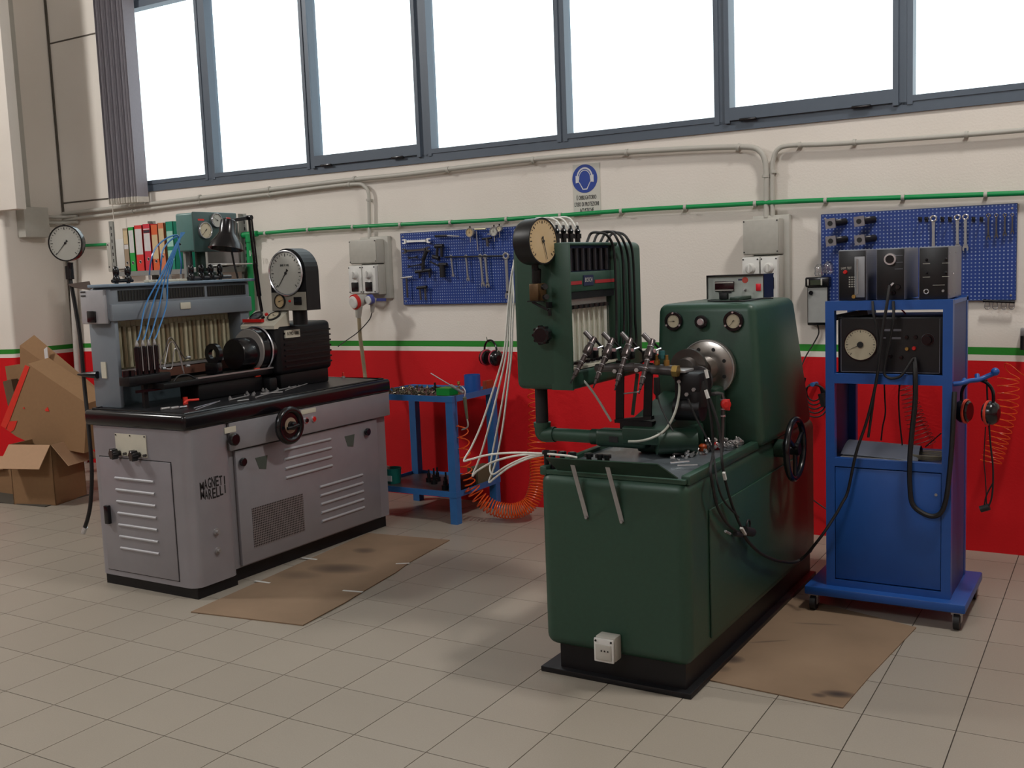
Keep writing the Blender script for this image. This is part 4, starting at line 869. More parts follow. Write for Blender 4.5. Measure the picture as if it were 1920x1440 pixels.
# fittings standing on the ledge
zl = 1.566
def valve_group(par, c, m=BLACK):
    r_ = mk('valve', B().lathe(c, Z, [(0, .010), (.012, .010), (.012, .017), (.028, .019), (.04, .012), (.05, .016), (.07, .017), (.085, .012), (.09, .005)], 14), m, par)
    mk('side_nut', B().cyl(Vector(c) + Vector((0, -.028, .014)), Vector(c) + Vector((0, .028, .014)), .009, seg=8), m, r_)
for px in (218, 240, 359, 378, 396, 413): q = onx(px, 525, XH - .03); valve_group(gb, (XH - .06, onx(px, 520, XH - .06).y, zl))
mk('manifold', B().cyl((XH - .06, onx(352, 515, XH - .06).y, zl + .015), (XH - .06, onx(432, 512, XH - .06).y, zl + .015), .010), STEELD, gb)
mk('manifold', B().cyl((XH - .06, onx(212, 525, XH - .06).y, zl + .015), (XH - .06, onx(247, 523, XH - .06).y, zl + .015), .010), BLACK, gb)
for px in (283, 303, 322, 342): y = onx(px, 522, XH - .03).y; f = mk('hose_seat', B().box((XH - .06, y - .024, zl), (XH - .02, y + .024, zl + .014), .003), CREAM, gb); mk('nipple', B().cyl((XH - .04, y, zl + .014), (XH - .04, y, zl + .04), .006), STEEL, f)
# teal box with two gauges on its stand, on the hood
XG = -4.56
p0, p1 = onx(362, 398, XG), onx(447, 470, XG)
tb = thing('gauge_box', (XG - .1, (p0.y + p1.y) / 2, zl), 'teal two-gauge control box on a stand above the grey bench', 'gauge box')
mk('housing', B().box((XG - .15, p0.y, p1.z + .0), (XG - .006, p1.y, p0.z), .012, 3), TEAL, tb)
mk('face', B().box((XG - .012, p0.y - .004, p1.z - .006), (XG, p1.y + .004, p0.z + .004), .006), TEALD, tb)
g1 = onx(383, 432, XG); g2_ = onx(404, 413, XG)
dial_parts(tb, (XG + .014, g1.y, g1.z), X, Z, .047, .016, STEEL, DIAL, 225, lip=.10, bez=CHROME); dial_parts(tb, (XG + .014, g2_.y, g2_.z), X, Z, .040, .016, STEEL, DIALG, 150, lip=.10, bez=CHROME)
mk('red_mark', B().box((XG, p0.y + .03, p0.z - .045), (XG + .001, p0.y + .075, p0.z - .035)), TAPE, tb)
y_ = onx(398, 490, XG).y; mk('stand', B().box((XG - .12, y_ - .02, zl), (XG - .07, y_ + .02, p1.z + .01), .006), GREEND, tb); mk('foot', B().box((XG - .15, y_ - .05, zl), (XG - .03, y_ + .06, zl + .05), .01), GREEND, tb)
mk('bracket', B().box((XG - .14, y_ - .085, zl), (XG - .12, y_ - .035, p1.z)), ANG, tb)
mk('hose', B().cyl((XG - .05, onx(371, 480, XG).y, zl), (XG - .05, onx(369, 480, XG).y, p1.z), .008), RUB, tb)
# black pressure gauge on its pole at the far left, hose to the floor
pg = thing('pole_gauge', tuple(ony(130, 560, YC)), 'round black-rimmed gauge on a black pole left of the grey bench', 'gauge')
gc = ony(122, 456, YC); mk_n = Vector((.42, -.90, -.02)); dial_parts(pg, gc, mk_n, Z, .095, .04, BLACK, DIALG, 228, lip=.07)
q1 = ony(131, 520, YC + .02); q2 = ony(135, 540, YC + .02)
mk('neck', B().cyl(gc - Z * .10 + Y * .02, q1, .016).cyl(q1 + Z * .06, q1 - Z * .01, .022), BLACK, pg)
mk('cable', B().tube([q1, ony(142, 580, YC + .02), ony(151, 640, YC + .01), ony(158, 720, YC + .0), ony(166, 800, YC - .03), ony(172, 880, YC - .05), ony(170, 940, YC - .05), ony(165, 970, YC - .05), ony(158, 992, YC - .05)], .0105, 8), RUB, pg)
mk('hose_end', B().cyl(ony(160, 988, YC - .05), ony(156, 999, YC - .05), .013), CHROME, pg)
q3 = ony(172, 545, YC); mk('bracket', B().add([ony(125, 533, YC), ony(168, 527, YC), ony(173, 545, YC), ony(140, 540, YC), ony(125, 533, YC + .03), ony(168, 527, YC + .03), ony(173, 545, YC + .03), ony(140, 540, YC + .03)], [(0, 1, 2, 3), (7, 6, 5, 4), (0, 4, 5, 1), (1, 5, 6, 2), (2, 6, 7, 3), (3, 7, 4, 0)]).cyl(ony(173, 541, YC), (XH - .23, YC + .02, 1.50), .01), mat('bracket_brown', (84, 72, 66), .5), pg)
# desk lamp clamped behind the hood
XD = -4.44
lamp = thing('work_lamp', tuple(onx(487, 612, XD)), 'black jointed work lamp hanging over the teal gauge box', 'lamp')
elb = onx(467, 408, XD); hp = onx(437, 420, XD)
mk('upper_arm', B().cyl(elb, onx(478, 500, XD), .008).cyl(elb + Y * .02, onx(480, 500, XD) + Y * .01, .005), BLACK, lamp)
mk('spring_sleeve', B().cyl(onx(478, 495, XD), onx(486, 555, XD), .014).cyl(onx(486, 555, XD), onx(492, 590, XD), .009), BLACK, lamp)
mk('elbow', B().cyl(elb - X * .02, elb + X * .02, .014).bar(elb, hp + Z * .02, .012, .02), BLACK, lamp)
mk('base_stem', B().cyl(onx(491, 585, XD), onx(496, 618, XD), .012), BLACK, lamp)
sa, sb2 = onx(428, 412, XD + .05), onx(424, 462, XD + .05)
shd = mk('lamp_shade', B().lathe(sa, sb2 - sa, [(0, .036), (.005, .041), (.075, .046), (.09, .055), (.135, .088), (.165, .098), (.165, .092), (.10, .05)], 28, cap=False).lathe(sa, sb2 - sa, [(.012, .002), (.012, .038)], 28, cap=False), BLACK, lamp)
mk('switch', B().lathe(sa + Z * .002, (sa - sb2), [(0, .014), (.008, .013)], 12), REDP, shd)
mk('cable', B().tube([onx(433, 462, XD), onx(438, 490, XD), onx(446, 522, XD)], .006, 6), RUB, lamp)

# black motor head
XM = -4.23; XM0 = -4.52; YM0, YM1 = -1.44, -.98
mh = thing('motor_head', ((XM + XM0) / 2, -1.2, ZT_), 'black cast motor head with flywheel disc on the grey bench', 'motor')
zb_ = 1.30
bd_ = mk('motor_body', B().box((XM0, YM0, ZT_ + .08), (XM, YM1, zb_), .03, 4).box((XM0 + .02, YM0 + .03, ZT_), (XM - .02, YM1 - .02, ZT_ + .1), .01), BLACKM, mh)
fb = B()
for k_ in range(7): fb.box((XM - .005, YM0 + .05, zb_ - .06 - k_ * .032), (XM + .008, YM1 - .015, zb_ - .05 - k_ * .032))
mk('cooling_ribs', fb, BLACKM, bd_)
p_ = onx(548, 626, XM + .004); lp = mk('name_plate', B().box((XM + .0005, p_.y - .062, p_.z - .020), (XM + .011, p_.y + .058, p_.z + .024)), CREAM, mh)
text_mesh('ATMO 1000', .030, (XM + .0115, p_.y - .002, p_.z - .006), Y, Z, 'lettering', INK, lp, sx=.62)
# disc and coupling, axis along the bench
dc = Vector((-4.37, YM0 - .0, 1.160)); ax_ = Vector((0, -1, 0))
dk = mk('flywheel_disc', B().lathe(dc, ax_, [(-.02, .128), (.03, .132), (.03, .120), (.045, .126), (.05, .126), (.085, .124), (.09, .115)], 40), BLACK, mh)
mk('disc_face', B().lathe(dc + ax_ * .088, ax_, [(0, .122), (.006, .119)], 40), mat('disc_plate', (150, 146, 142), .4, .3), dk); mk('rim_ring', B().ring(dc + ax_ * .03, ax_, .131, .005, 40, 6), CHROME, dk)
mk('coupling', B().lathe(dc + ax_ * .085 + Z * -.014, ax_, [(0, .09), (.115, .09), (.123, .084), (.123, .03)], 32), BLACK, mh)
# sloping instrument panel on top
A_, Bq, Cq, Dq = onx(480, 586, XM0 + .1), onx(545, 584, XM - .0), onx(523, 615, XM), onx(478, 615, XM0 + .1)
pt = Vector(((XM + XM0) / 2, YM0 + .06, zb_ + .03))
sx0, sx1 = XM0 + .02, XM - .005; ya, yb2, za, zb2 = YM0 - .015, YM0 + .11, zb_ - .005, zb_ + .075
b = B(); b.add([(sx0, ya, za), (sx1, ya, za), (sx1, yb2, zb2), (sx0, yb2, zb2), (sx0, yb2, za - .02), (sx1, yb2, za - .02), (sx0, ya, za - .02), (sx1, ya, za - .02)], [(0, 1, 2, 3), (3, 2, 5, 4), (6, 4, 5, 7), (0, 6, 7, 1), (0, 3, 4, 6), (1, 7, 5, 2)])
pn = mk('sloping_panel', b, CREAM, mh)
nrm = Vector((0, -(zb2 - za), (yb2 - ya))).normalized(); upv = Vector((0, yb2 - ya, zb2 - za)).normalized()
pc_ = Vector(((sx0 + sx1) / 2, (ya + yb2) / 2, (za + zb2) / 2))
dial_parts(pn, pc_ + Vector((-.075, 0, 0)) + upv * .015 + nrm * .010, nrm, upv, .042, .012, BLACK, mat('dial_dark', (70, 72, 74), .4), 200, lip=.14, name='gauge')
dial_parts(pn, pc_ + Vector((.065, 0, 0)) + upv * .015 + nrm * .010, nrm, upv, .042, .012, BLACK, DIAL, -20, lip=.14, name='gauge')
mk('red_button', B().lathe(pc_ + Vector((-.005, 0, 0)) + upv * .03, nrm, [(0, .011), (.012, .009)], 12), REDP, pn); mk('black_button', B().lathe(pc_ + Vector((-.01, 0, 0)) + upv * .0, nrm, [(0, .012), (.012, .010)], 12), BLACK, pn)
mk('red_lever', B().bar(pc_ + Vector((-.12, 0, 0)) - upv * .045 + nrm * .015, pc_ + Vector((.03, 0, 0)) - upv * .045 + nrm * .015, .022, .018), REDP, pn)
# gauge tower
YT = YM0 + .09
tw = thing('tachometer_tower', (-4.25, YT + .05, zb_), 'arched black gauge housing with a big chrome-rimmed dial on the motor', 'gauge box')
pl_, pr_ = ony(511, 583, YT), ony(577, 583, YT); gcx = (ony(511, 513, YT) + ony(572, 513, YT)) / 2; hw_ = (pr_.x - pl_.x) / 2; cxm = (pl_.x + pr_.x) / 2; zb3 = pl_.z
arcp = [(-hw_, zb3)] + [(hw_ * math.cos(PI - PI * i / 16), gcx.z + .01 + hw_ * .98 * math.sin(PI * i / 16)) for i in range(17)] + [(hw_, zb3)]
b = B(); b.prism(arcp, (cxm, YT + .11, 0), X, Z, .11); mk('housing', b, BLACKM, tw)
dial_parts(tw, (cxm - .005, YT - .012, gcx.z + .003), -Y, Z, hw_ * .97, .016, BLACK, DIALG, 232, lip=.09, bez=CHROME)
fp = mk('face_plate', B().box((cxm - hw_ * .96, YT - .006, zb3 + .002), (cxm + hw_ * .96, YT, zb3 + .105)), mat('plate_aged', (146, 142, 130), .5, .2), tw)
dial_parts(fp, (cxm - hw_ * .45, YT - .018, zb3 + .055), -Y, Z, .040, .014, BLACK, DIALY, 20, lip=.12, name='gauge')
mk('red_lamp', B().lathe((cxm + hw_ * .08, YT - .006, zb3 + .055), -Y, [(0, .008), (.008, .006)], 12), REDP, fp); mk('counter', B().box((cxm + hw_ * .32, YT - .012, zb3 + .032), (cxm + hw_ * .75, YT - .006, zb3 + .078), .003), BLACK, fp)
text_mesh('BAR X 100', .018, (cxm - .01, YT - .0125, gcx.z + .042), X, Z, 'dial_lettering', INK, tw, sx=.8, depth=.0005)
mk('neck', B().cyl((cxm + .02, YT + .06, zb_ - .01), (cxm + .02, YT + .06, zb3 + .005), .042), BLACKM, tw)
# bearing ring and bed on the bench
bed = thing('pump_bed', (-4.36, -1.75, ZT_), 'black clamping bed with bearing bracket in front of the motor', 'pump bed')
bp = onx(430, 712, -4.33)
mk('rail', B().box((-4.46, -2.22, 1.02), (-4.28, YM0, 1.05), .004), BLACKM, bed); mk('rail_edge', B().box((-4.29, -2.0, 1.05), (-4.275, YM0, 1.058)), STEEL, bed)
mk('pedestal', B().box((-4.45, -1.98, ZT_), (-4.30, -1.50, 1.02), .015), BLACKM, bed)
mk('pedestal', B().box((-4.42, -1.50, ZT_), (-4.25, YM0 + .0, 1.0), .01), BLACKM, bed)
rc = onx(399, 664, -4.37); rr_ = .048
mk('bearing_ring', B().lathe(rc + Y * .02, -Y, [(0, .028), (0, .058), (.025, .058), (.025, .028), (0, .028)], 28, cap=False), BLACK, bed)
mk('bearing_foot', B().box((rc.x - .05, rc.y - .02, 1.05), (rc.x + .05, rc.y + .02, rc.z - .045), .008), BLACK, bed)
mk('bracket_arm', B().bar(onx(255, 735, -4.36), onx(345, 722, -4.36), .01, .014), BLACK, bed)
mk('red_marker', B().box((-4.30, -1.545, 1.0), (-4.285, -1.505, 1.05), .004), mat('orange_red', (214, 58, 34), .4), bed).location += (onx(483, 700, -4.29) - Vector((-4.29, -1.525, 1.02)))
# block with four black injectors, on the bed
ib = thing('injector_block', tuple(onx(280, 715, -4.38)), 'black valve block carrying four black injectors on the grey bench', 'injector block')
pA, pB2 = onx(232, 712, -4.38), onx(312, 712, -4.38)
mk('block', B().box((-4.42, pA.y, 1.052), (-4.34, pB2.y, 1.10), .006), BLACKM, ib)
mk('stem', B().box((-4.39, onx(270, 725, -4.38).y - .01, ZT_ + .0), (-4.37, onx(270, 725, -4.38).y + .015, 1.055)), BLACKM, ib)
for k_, px in enumerate((236, 247)): y = onx(px, 705, -4.38).y; mk('cap_nut', B().cyl((-4.38, y, 1.10), (-4.38, y, 1.13), .017, seg=8), BLACK, ib)
for k_, px in enumerate((261, 272, 283, 294)):
    y = onx(px, 700, -4.38).y; zt = 1.285
    ij = thing('injector', (-4.38, y, 1.10), ('first', 'second', 'third', 'fourth')[k_] + ' black upright injector from the bench end, on the valve block', 'injector')
    mk('body', B().lathe((-4.38, y, 1.10), Z, [(0, .0150), (.07, .0150), (.07, .0172), (.140, .0172), (.146, .010)], 16), BLACK, ij)
    mk('union', B().lathe((-4.38, y, 1.243), Z, [(0, .008), (.012, .010), (.02, .007), (.034, .005)], 10), STEEL, ij); mk('side_pipe', B().cyl((-4.365, y + .015, 1.12), (-4.365, y + .015, 1.25), .0028, seg=6), STEEL, ij)
    px2 = (300, 313, 325, 335)[k_]; yy = (570, 540, 540, 560)[k_]
    tag(mk('blue_hose', B().tube([(-4.38, y, 1.268), onx(px + 2, 622, -4.40), onx(px + 12 + k_ * 2, 572, -4.44), onx(300 + k_ * 5, 520, -4.44), onx(322 + k_ * 2, 475, -4.44), onx(333 + k_, 453, -4.44), onx(346 - k_ * 2, 436, -4.44)], .0042, 6), TUBEB), 'blue hose rising from the %s black injector into the tied bundle' % ('first', 'second', 'third', 'fourth')[k_], 'hose')
for k_, (px, ctl) in enumerate(((283, [(283, 490), (292, 465), (312, 447), (332, 441), (336, 452)]), (303, [(302, 495), (305, 470), (318, 452), (333, 444), (337, 455)]), (322, [(323, 495), (325, 478), (332, 460), (336, 450)]), (342, [(340, 495), (337, 475), (334, 458)]))):
    y = onx(px, 522, XH - .03).y; tag(mk('blue_hose', B().tube([(XH - .04, y, zl + .04)] + [onx(a, c, -4.47) for a, c in ctl], .0042, 6), TUBEB), 'blue hose looping from the %s cream seat on the hood' % ('first', 'second', 'third', 'fourth')[k_], 'hose')
tag(mk('cable_tie', B().ring(onx(334, 457, -4.45), (0, .4, 1), .012, .004, 16, 6), RUB), 'black tie around the blue hose bundle', 'tie')
b = thing('delivery_pipes', tuple(onx(320, 690, -4.37)), 'thin bright bent steel pipes right of the four injectors', 'pipes')
for k_, ps in enumerate(([(298, 688), (309, 660), (314, 640), (320, 633), (330, 645), (345, 670), (352, 672)], [(308, 690), (312, 668), (317, 645), (325, 642), (335, 662), (343, 695)], [(312, 692), (322, 690), (325, 668), (329, 653), (338, 668), (345, 700)])):
    mk('pipe', B().tube([onx(a, c, -4.37) for a, c in ps], .0028, 6), STEEL if k_ else STEELD, b)
for a, c in ((353, 670), (352, 686), (307, 691)): mk('nut', B().cyl(onx(a - 3, c, -4.37), onx(a + 3, c, -4.37), .008, seg=6), STEEL, b)
tag(mk('black_cable', B().tube([onx(325, 716, -4.33), onx(335, 705, -4.33), onx(352, 703, -4.33), onx(370, 712, -4.33)], .005, 6), RUB), 'small black cable loop on the grey bench bed', 'cable')
# things lying on the worktop
def lay(x, y): return onz(x, y, ZT_ + .006)
rl = thing('red_lever', tuple(lay(350, 755)), 'bright red bent lever lying on the grey bench top', 'lever')
mk('arm', B().tube([onz(345, 757, .955), onz(352, 751, .965), onz(362, 750, .965), onz(373, 749, .965)], .006, 8), TAPE, rl); mk('boss', B().cyl(onz(348, 757, ZT_), onz(348, 757, ZT_) + Z * .035, .013), TAPE, rl)
for k_, (a, c, r_, m_, lb) in enumerate((((302, 767), (318, 765), .008, STEEL, 'short grey pin nearest the bench front corner'), ((320, 766), (334, 764), .009, STEEL, 'steel socket lying left of the red lever'), ((336, 764), (350, 762), .006, CHROME, 'bright short pin below the red lever'))):
    tag(mk('steel_pin', B().cyl(lay(*a), lay(*c), r_, seg=10), m_), lb, 'pin')
for k_, (a, c, r_, lb) in enumerate((((368, 768), (412, 752), .0035, 'long bright rod nearest the edge of the bench top'), ((364, 765), (408, 753), .003, 'second bright rod beside the longest one'), ((430, 750), (465, 742), .004, 'steel rod lying in the middle of the bench top'), ((445, 752), (466, 749), .004, 'short bright rod by the middle of the bench edge'), ((480, 745), (520, 733), .005, 'dull rod lying towards the motor'), ((515, 733), (555, 724), .0035, 'thin rod under the motor side'), ((490, 738), (530, 735), .004, 'rod crossing beside the motor foot'), ((535, 732), (590, 715), .003, 'thin long wire lying along the motor side'))):
    tag(mk('steel_rod', B().cyl(lay(*a), lay(*c), r_, seg=8), CHROME if k_ < 2 else STEEL), lb, 'rod')
b = B()
for k_ in range(26):
    t = random.random(); p = onz(425 + 165 * t, 748 - 32 * t + random.uniform(-5, 5), ZT_); r_ = random.uniform(.005, .011); b.lathe(p, Z, [(0, r_), (r_ * .9, r_), (r_ * .9, r_ * .5), (r_ * 1.8, r_ * .5)], 7)
tag(mk('loose_fittings', b, STEEL), 'scatter of small nuts and fittings along the grey bench edge', 'fittings', kind='stuff')
ub = thing('small_bolt', tuple(onz(643, 706, ZT_)), 'small bolt standing alone at the rear of the grey bench top', 'bolt')
q = onz(644, 709, ZT_); mk('head', B().cyl(q, q + Z * .012, .011, seg=6), STEEL, ub); mk('shank', B().cyl(q + Z * .012, q + Z * .035, .006), TAPE, ub)
# ================================================================== BLUE TABLE
tbx0, tbx1, tby0, tby1, tbz = -4.30, -3.62, -.61, -.10, .80
bt = thing('work_table', ((tbx0 + tbx1) / 2, (tby0 + tby1) / 2, 0), 'blue angle-iron table with trays of fittings between the benches', 'table')
for x, y in ((tbx0, tby0), (tbx1 - .052, tby0), (tbx0, tby1 - .052), (tbx1 - .052, tby1 - .052)): mk('leg', B().box((x, y, 0), (x + .052, y + .052, tbz - .0)), BLUET, bt)
def tray_(z, nm):
    e_ = .003; x0_, x1_, y0_, y1_ = tbx0 - e_, tbx1 + e_, tby0 - e_, tby1 + e_
    mk(nm + '_frame', B().box((x0_, y0_, z - .035), (x1_, tby0 + .002, z + .002)).box((x0_, tby1 - .002, z - .035), (x1_, y1_, z + .002)).box((x0_, tby0 + .002, z - .035), (tbx0 + .002, tby1 - .002, z + .002)).box((tbx1 - .002, tby0 + .002, z - .035), (x1_, tby1 - .002, z + .002)), BLUET, bt)
    mk(nm, B().box((tbx0 + .005, tby0 + .005, z - .02), (tbx1 - .005, tby1 - .005, z - .016)), mat('sheet_dull', (92, 86, 88), .4, .5, .2), bt)
tray_(tbz, 'top_tray'); tray_(.205, 'bottom_tray')
b = B()
for k_ in range(150):
    x = random.uniform(tbx0 + .04, tbx1 - .26); y = random.uniform(tby0 + .03, tby1 - .08); r_ = random.uniform(.005, .011); d = Vector((random.uniform(-1, 1), random.uniform(-1, 1), random.uniform(0, .9))); b.lathe((x, y, tbz - .01 + random.uniform(0, .015)), d, [(0, r_), (r_, r_), (r_, r_ * .6), (r_ * 2.2, r_ * .6)], 7)
tag(mk('small_fittings', b, mat('mixed_brass_steel', (140, 128, 96), .35, .85, .3, 60, rgb2=(90, 88, 86))), 'heap of small brass and steel fittings on the blue table top', 'fittings', kind='stuff')
def tbl(px, py): return onz(px, py, tbz - .014)
q = tbl(816, 733); tag(mk('standing_nozzle', B().lathe(q, Z, [(0, .014), (.02, .014), (.02, .008), (.055, .006)], 12), BLACKM), 'black nozzle standing among the fittings on the blue table', 'nozzle')
q = Vector((-3.78, -.42, tbz - .014)); tag(mk('green_tray', B().box(q - Vector((.055, .05, 0)), q + Vector((.045, .05, .045))), mat('bright_green', (0, 120, 40), .45)), 'bright green plastic box on the blue table', 'box')
q = tbl(888, 738); cu = thing('blue_cup', tuple(Vector((-3.665, -.30, tbz - .014))), 'open blue metal cup at the right rear corner of the table', 'cup')
qc = Vector((-3.672, -.30, tbz - .012)); mk('cup', B().lathe(qc, Z, [(0, .052), (.115, .052), (.115, .049), (.008, .049), (.008, .001)], 24, cap=False), BLUEP, cu)
tag(mk('orange_box', B().box((-3.66, -.2, tbz - .012), (-3.63, -.115, tbz + .05)), mat('dark_orange', (150, 62, 34), .6)), 'dark orange tin behind the blue cup', 'tin')
gnp = thing('blow_gun', tuple(ony(868, 735, -.60)), 'silver air blow gun with long thin nozzle across the blue table corner', 'blow gun')
mk('nozzle', B().cyl(ony(808, 700, -.52), ony(846, 723, -.58), .0035, seg=8), STEEL, gnp); mk('barrel', B().cyl(ony(846, 723, -.58), ony(870, 737, -.60), .010, .008), STEEL, gnp); mk('trigger', B().tube([ony(856, 727, -.6), ony(864, 724, -.6), ony(872, 732, -.6), ony(871, 745, -.61)], .004, 6), STEEL, gnp)
tag(mk('upright_bolt', B().lathe(tbl(856, 745) + Y * .03, Z, [(0, .008), (.075, .006), (.08, .011), (.095, .009)], 10), BRASS), 'brass ball-headed pin upright by the blow gun', 'pin')
q = ony(738, 905, -.45); bk_ = thing('green_bucket', (q.x, q.y, .19), 'teal bucket with a label on the lower shelf of the table', 'bucket')
mk('bucket', B().lathe((q.x, q.y, .19), Z, [(0, .048), (.10, .056), (.10, .053), (.005, .045)], 24, cap=False), mat('bucket_teal', (10, 104, 96), .45), bk_); mk('label', B().box((q.x - .005, q.y - .058, .21), (q.x + .03, q.y - .053, .245)), LW, bk_)
tag(mk('white_jar', B().lathe((q.x - .075, q.y + .01, .187), Z, [(0, .035), (.10, .036), (.105, .03)], 16), mat('jar_grey', (140, 140, 130), .5)), 'pale jar left of the teal bucket', 'jar')
for k_, (x, y) in enumerate(((-4.02, -.34), (-3.98, -.30), (-3.95, -.38), (-3.78, -.50), (-3.75, -.44), (-3.80, -.46))):
    tag(mk('black_pump_part', B().lathe((x, y, .187), Z, [(0, .022), (.03, .022), (.03, .012), (.06, .012), (.06, .007), (.085 + .01 * (k_ % 3), .006)], 10), BLACKM), ('left one of the left trio of black pump parts', 'rear one of the left trio of black pump parts', 'front one of the left trio of black pump parts', 'front one of the right trio of black pump parts', 'rear one of the right trio of black pump parts', 'left one of the right trio of black pump parts')[k_] + ' on the lower table shelf', 'part', 'black pump parts on the lower shelf')
tag(mk('carton', B().box((-3.72, -.33, .19), (-3.64, -.15, .30)), mat('olive_box', (92, 88, 66), .8)), 'olive cardboard carton at the right end of the lower shelf', 'box').name = 'small_carton'
tag(mk('black_case', B().obox((-3.665, -.47, .235), X, Y, Z, .035, .1, .045), BLACKM), 'dark case on the lower shelf behind the white hoses', 'case')

# ================================================================== GREEN TEST BENCH
GX0, GX1, GY0, GY1 = -1.975, -1.372, -2.42, -.76
gn = thing('test_bench', ((GX0 + GX1) / 2, -1.56, 0), 'dark green hammer-painted injection test bench standing alone in front', 'machine')
mk('plinth', B().box((GX0 + .055, GY0 + .03, .0), (GX1 - .03, GY1 - .0, .12)), BLACKM, gn)
mk('base_plate', B().box((GX0 - .02, GY0 + .0, .0), (GX1 - .0, GY1 + .0, .022), .004), BLACKM, gn)
mk('cabinet', B().box((GX0, GY0, .112), (GX1, GY1, .795), .045, 5), GREEN, gn)
mk('side_panel', B().box((GX1, -2.22, .165), (GX1 + .008, -.93, .655), .003), GREEN, gn)
rim = B(); rim.box((GX0, GY0 + .01, .78), (GX0 + .03, -1.66, .815), .006).box((GX1 - .035, GY0 + .03, .78), (GX1, -1.62, .815), .006).box((GX0 + .01, GY0 + .012, .785), (GX1 - .01, GY0 + .03, .803), .003); mk('rim', rim, GREEN, gn)
mk('drip_tray', B().box((GX0 + .03, GY0 + .03, .795), (GX1 - .035, -1.66, .799)), mat('tray_steel', (110, 118, 124), .35, .5, .25, 12), gn)
# tower
def hull(pts, bev, m, name, par, seg=3):
    bm = bmesh.new(); vs = [bm.verts.new(p) for p in pts]; bmesh.ops.convex_hull(bm, input=vs)
    bmesh.ops.dissolve_limit(bm, angle_limit=.02, verts=bm.verts, edges=bm.edges)
    if bev: bmesh.ops.bevel(bm, geom=list(bm.edges), offset=bev, segments=seg, profile=.5, affect='EDGES')
    bm.verts.index_update(); b = B(); b.add([v.co.copy() for v in bm.verts], [[v.index for v in f.verts] for f in bm.faces], True); bm.free(); return mk(name, b, m, par)
TX0, TX1 = -1.835, -1.335
tw_ = hull([(TX0, -1.64, .79), (TX1 - .01, -1.64, .79), (TX1 - .01, -.90, .79), (TX0, -.90, .79), (-1.815, -1.62, 1.39), (-1.385, -1.62, 1.39), (-1.385, -1.05, 1.39), (-1.815, -1.05, 1.39)], .035, GREEN, 'tower', gn)
for (px, py, R_, kind) in ((1264, 602, .041, 'a'), (1376, 602, .044, 'b')):
    c = ony(px, py, -1.625); cs = dial_parts(gn, c + Vector((0, -.012, 0)), -Y, Z, R_ * .72, .012, BLACK, DIAL, 180 if kind == 'a' else 232, lip=.08, name='gauge')
    mk('flange', B().lathe(c - Y * .004, -Y, [(0, R_ * 1.0), (.010, R_ * .95), (.010, R_ * .7)], 28, cap=False), BLACK, cs)
    for k_ in range(3):
        a = PI / 2 + k_ * 2 * PI / 3; mk('screw', B().cyl(c + Vector((math.cos(a) * R_ * .84, -.018, math.sin(a) * R_ * .84)), c + Vector((math.cos(a) * R_ * .84, -.010, math.sin(a) * R_ * .84)), .0045, seg=8), CHROME, cs)
c = ony(1318, 603, -1.625); kf = knob_part(gn, c, -Y, .028, .03, BLACK); mk('cap', B().lathe(c - Y * .028, -Y, [(0, .017), (.008, .013)], 16), CHROME, kf)
# flywheel and coupling
fc = ony(1327, 690, -1.66)
fw_ = mk('flywheel', B().lathe(fc + Y * .02, -Y, [(0, .118), (.006, .12), (.03, .12), (.036, .112), (.036, .05), (.10, .045), (.10, .02)], 48), mat('turned_steel', (168, 162, 156), .28, .95, .15, 8), gn)
mk('flywheel_rim', B().ring(fc - Y * .014, Y, .116, .003, 48, 6), STEEL, fw_)
for k_ in range(8):
    a = PI / 8 + k_ * PI / 4; p = fc + Vector((math.cos(a) * .085, -.017, math.sin(a) * .085)); mk('bolt_hole', B().cyl(p, p - Y * .002, .008), INK, fw_)
c2 = ony(1290, 690, -1.84); cpl = mk('coupling_disc', B().lathe(c2 + Y * .02, -Y, [(0, .04), (.0, .078), (.022, .078), (.022, .045), (.06, .04)], 36), mat('turned_steel_dark', (120, 114, 110), .3, .9, .15, 8), gn)
mk('coupling_shaft', B().cyl(fc, c2, .035), STEELD, gn)
# handwheel on the right side
hc = onx(1491, 842, GX1 + .085)
hw2 = mk('handwheel', B().ring(hc, X, .128, .014, 36, 10), BLACK, gn)
sp3 = B(); 
for k_ in range(3): a = k_ * 2 * PI / 3 + .5; sp3.cyl(hc, hc + Vector((0, math.cos(a), math.sin(a))) * .125, .010, seg=8)
mk('spokes', sp3, BLACK, hw2); mk('hub', B().cyl(hc - X * .03, hc + X * .02, .026), BLACK, hw2); mk('shaft', B().cyl(Vector((GX1, hc.y, hc.z)), hc, .016), STEEL, gn); mk('boss', B().cyl(Vector((GX1, hc.y, hc.z)), Vector((GX1 + .04, hc.y, hc.z)), .04), REDP if False else GREEND, gn)
# front socket, drip shelf
so = ony(1137, 1216, GY0 - .05)
sk = thing('socket_outlet', tuple(so), 'grey surface socket box at the bottom of the green bench front', 'socket')
mk('box', B().box((so.x - .043, GY0 - .055, so.z - .048), (so.x + .038, GY0 + .0, so.z + .045), .006), PVC, sk); mk('cover', B().box((so.x - .045, GY0 - .065, so.z - .05), (so.x + .036, GY0 - .055, so.z + .04), .004), WHITE, sk)
fl_ = mk('flap', B().box((so.x - .036, GY0 - .071, so.z - .04), (so.x + .028, GY0 - .0645, so.z + .02), .003), PVC, sk); 
for k_ in range(3): mk('contact', B().cyl((so.x - .010 + k_ * .013, GY0 - .073, so.z - .003), (so.x - .010 + k_ * .013, GY0 - .070, so.z - .003), .003, seg=8), INK, fl_)
for sx in (-.036, .027): mk('screw', B().cyl((so.x + sx, GY0 - .068, so.z + .031), (so.x + sx, GY0 - .064, so.z + .031), .004, seg=8), INK, sk)
ya_, yb_ = GY0 - .10, GY0 + .01; za_, zb_2 = .830, .812
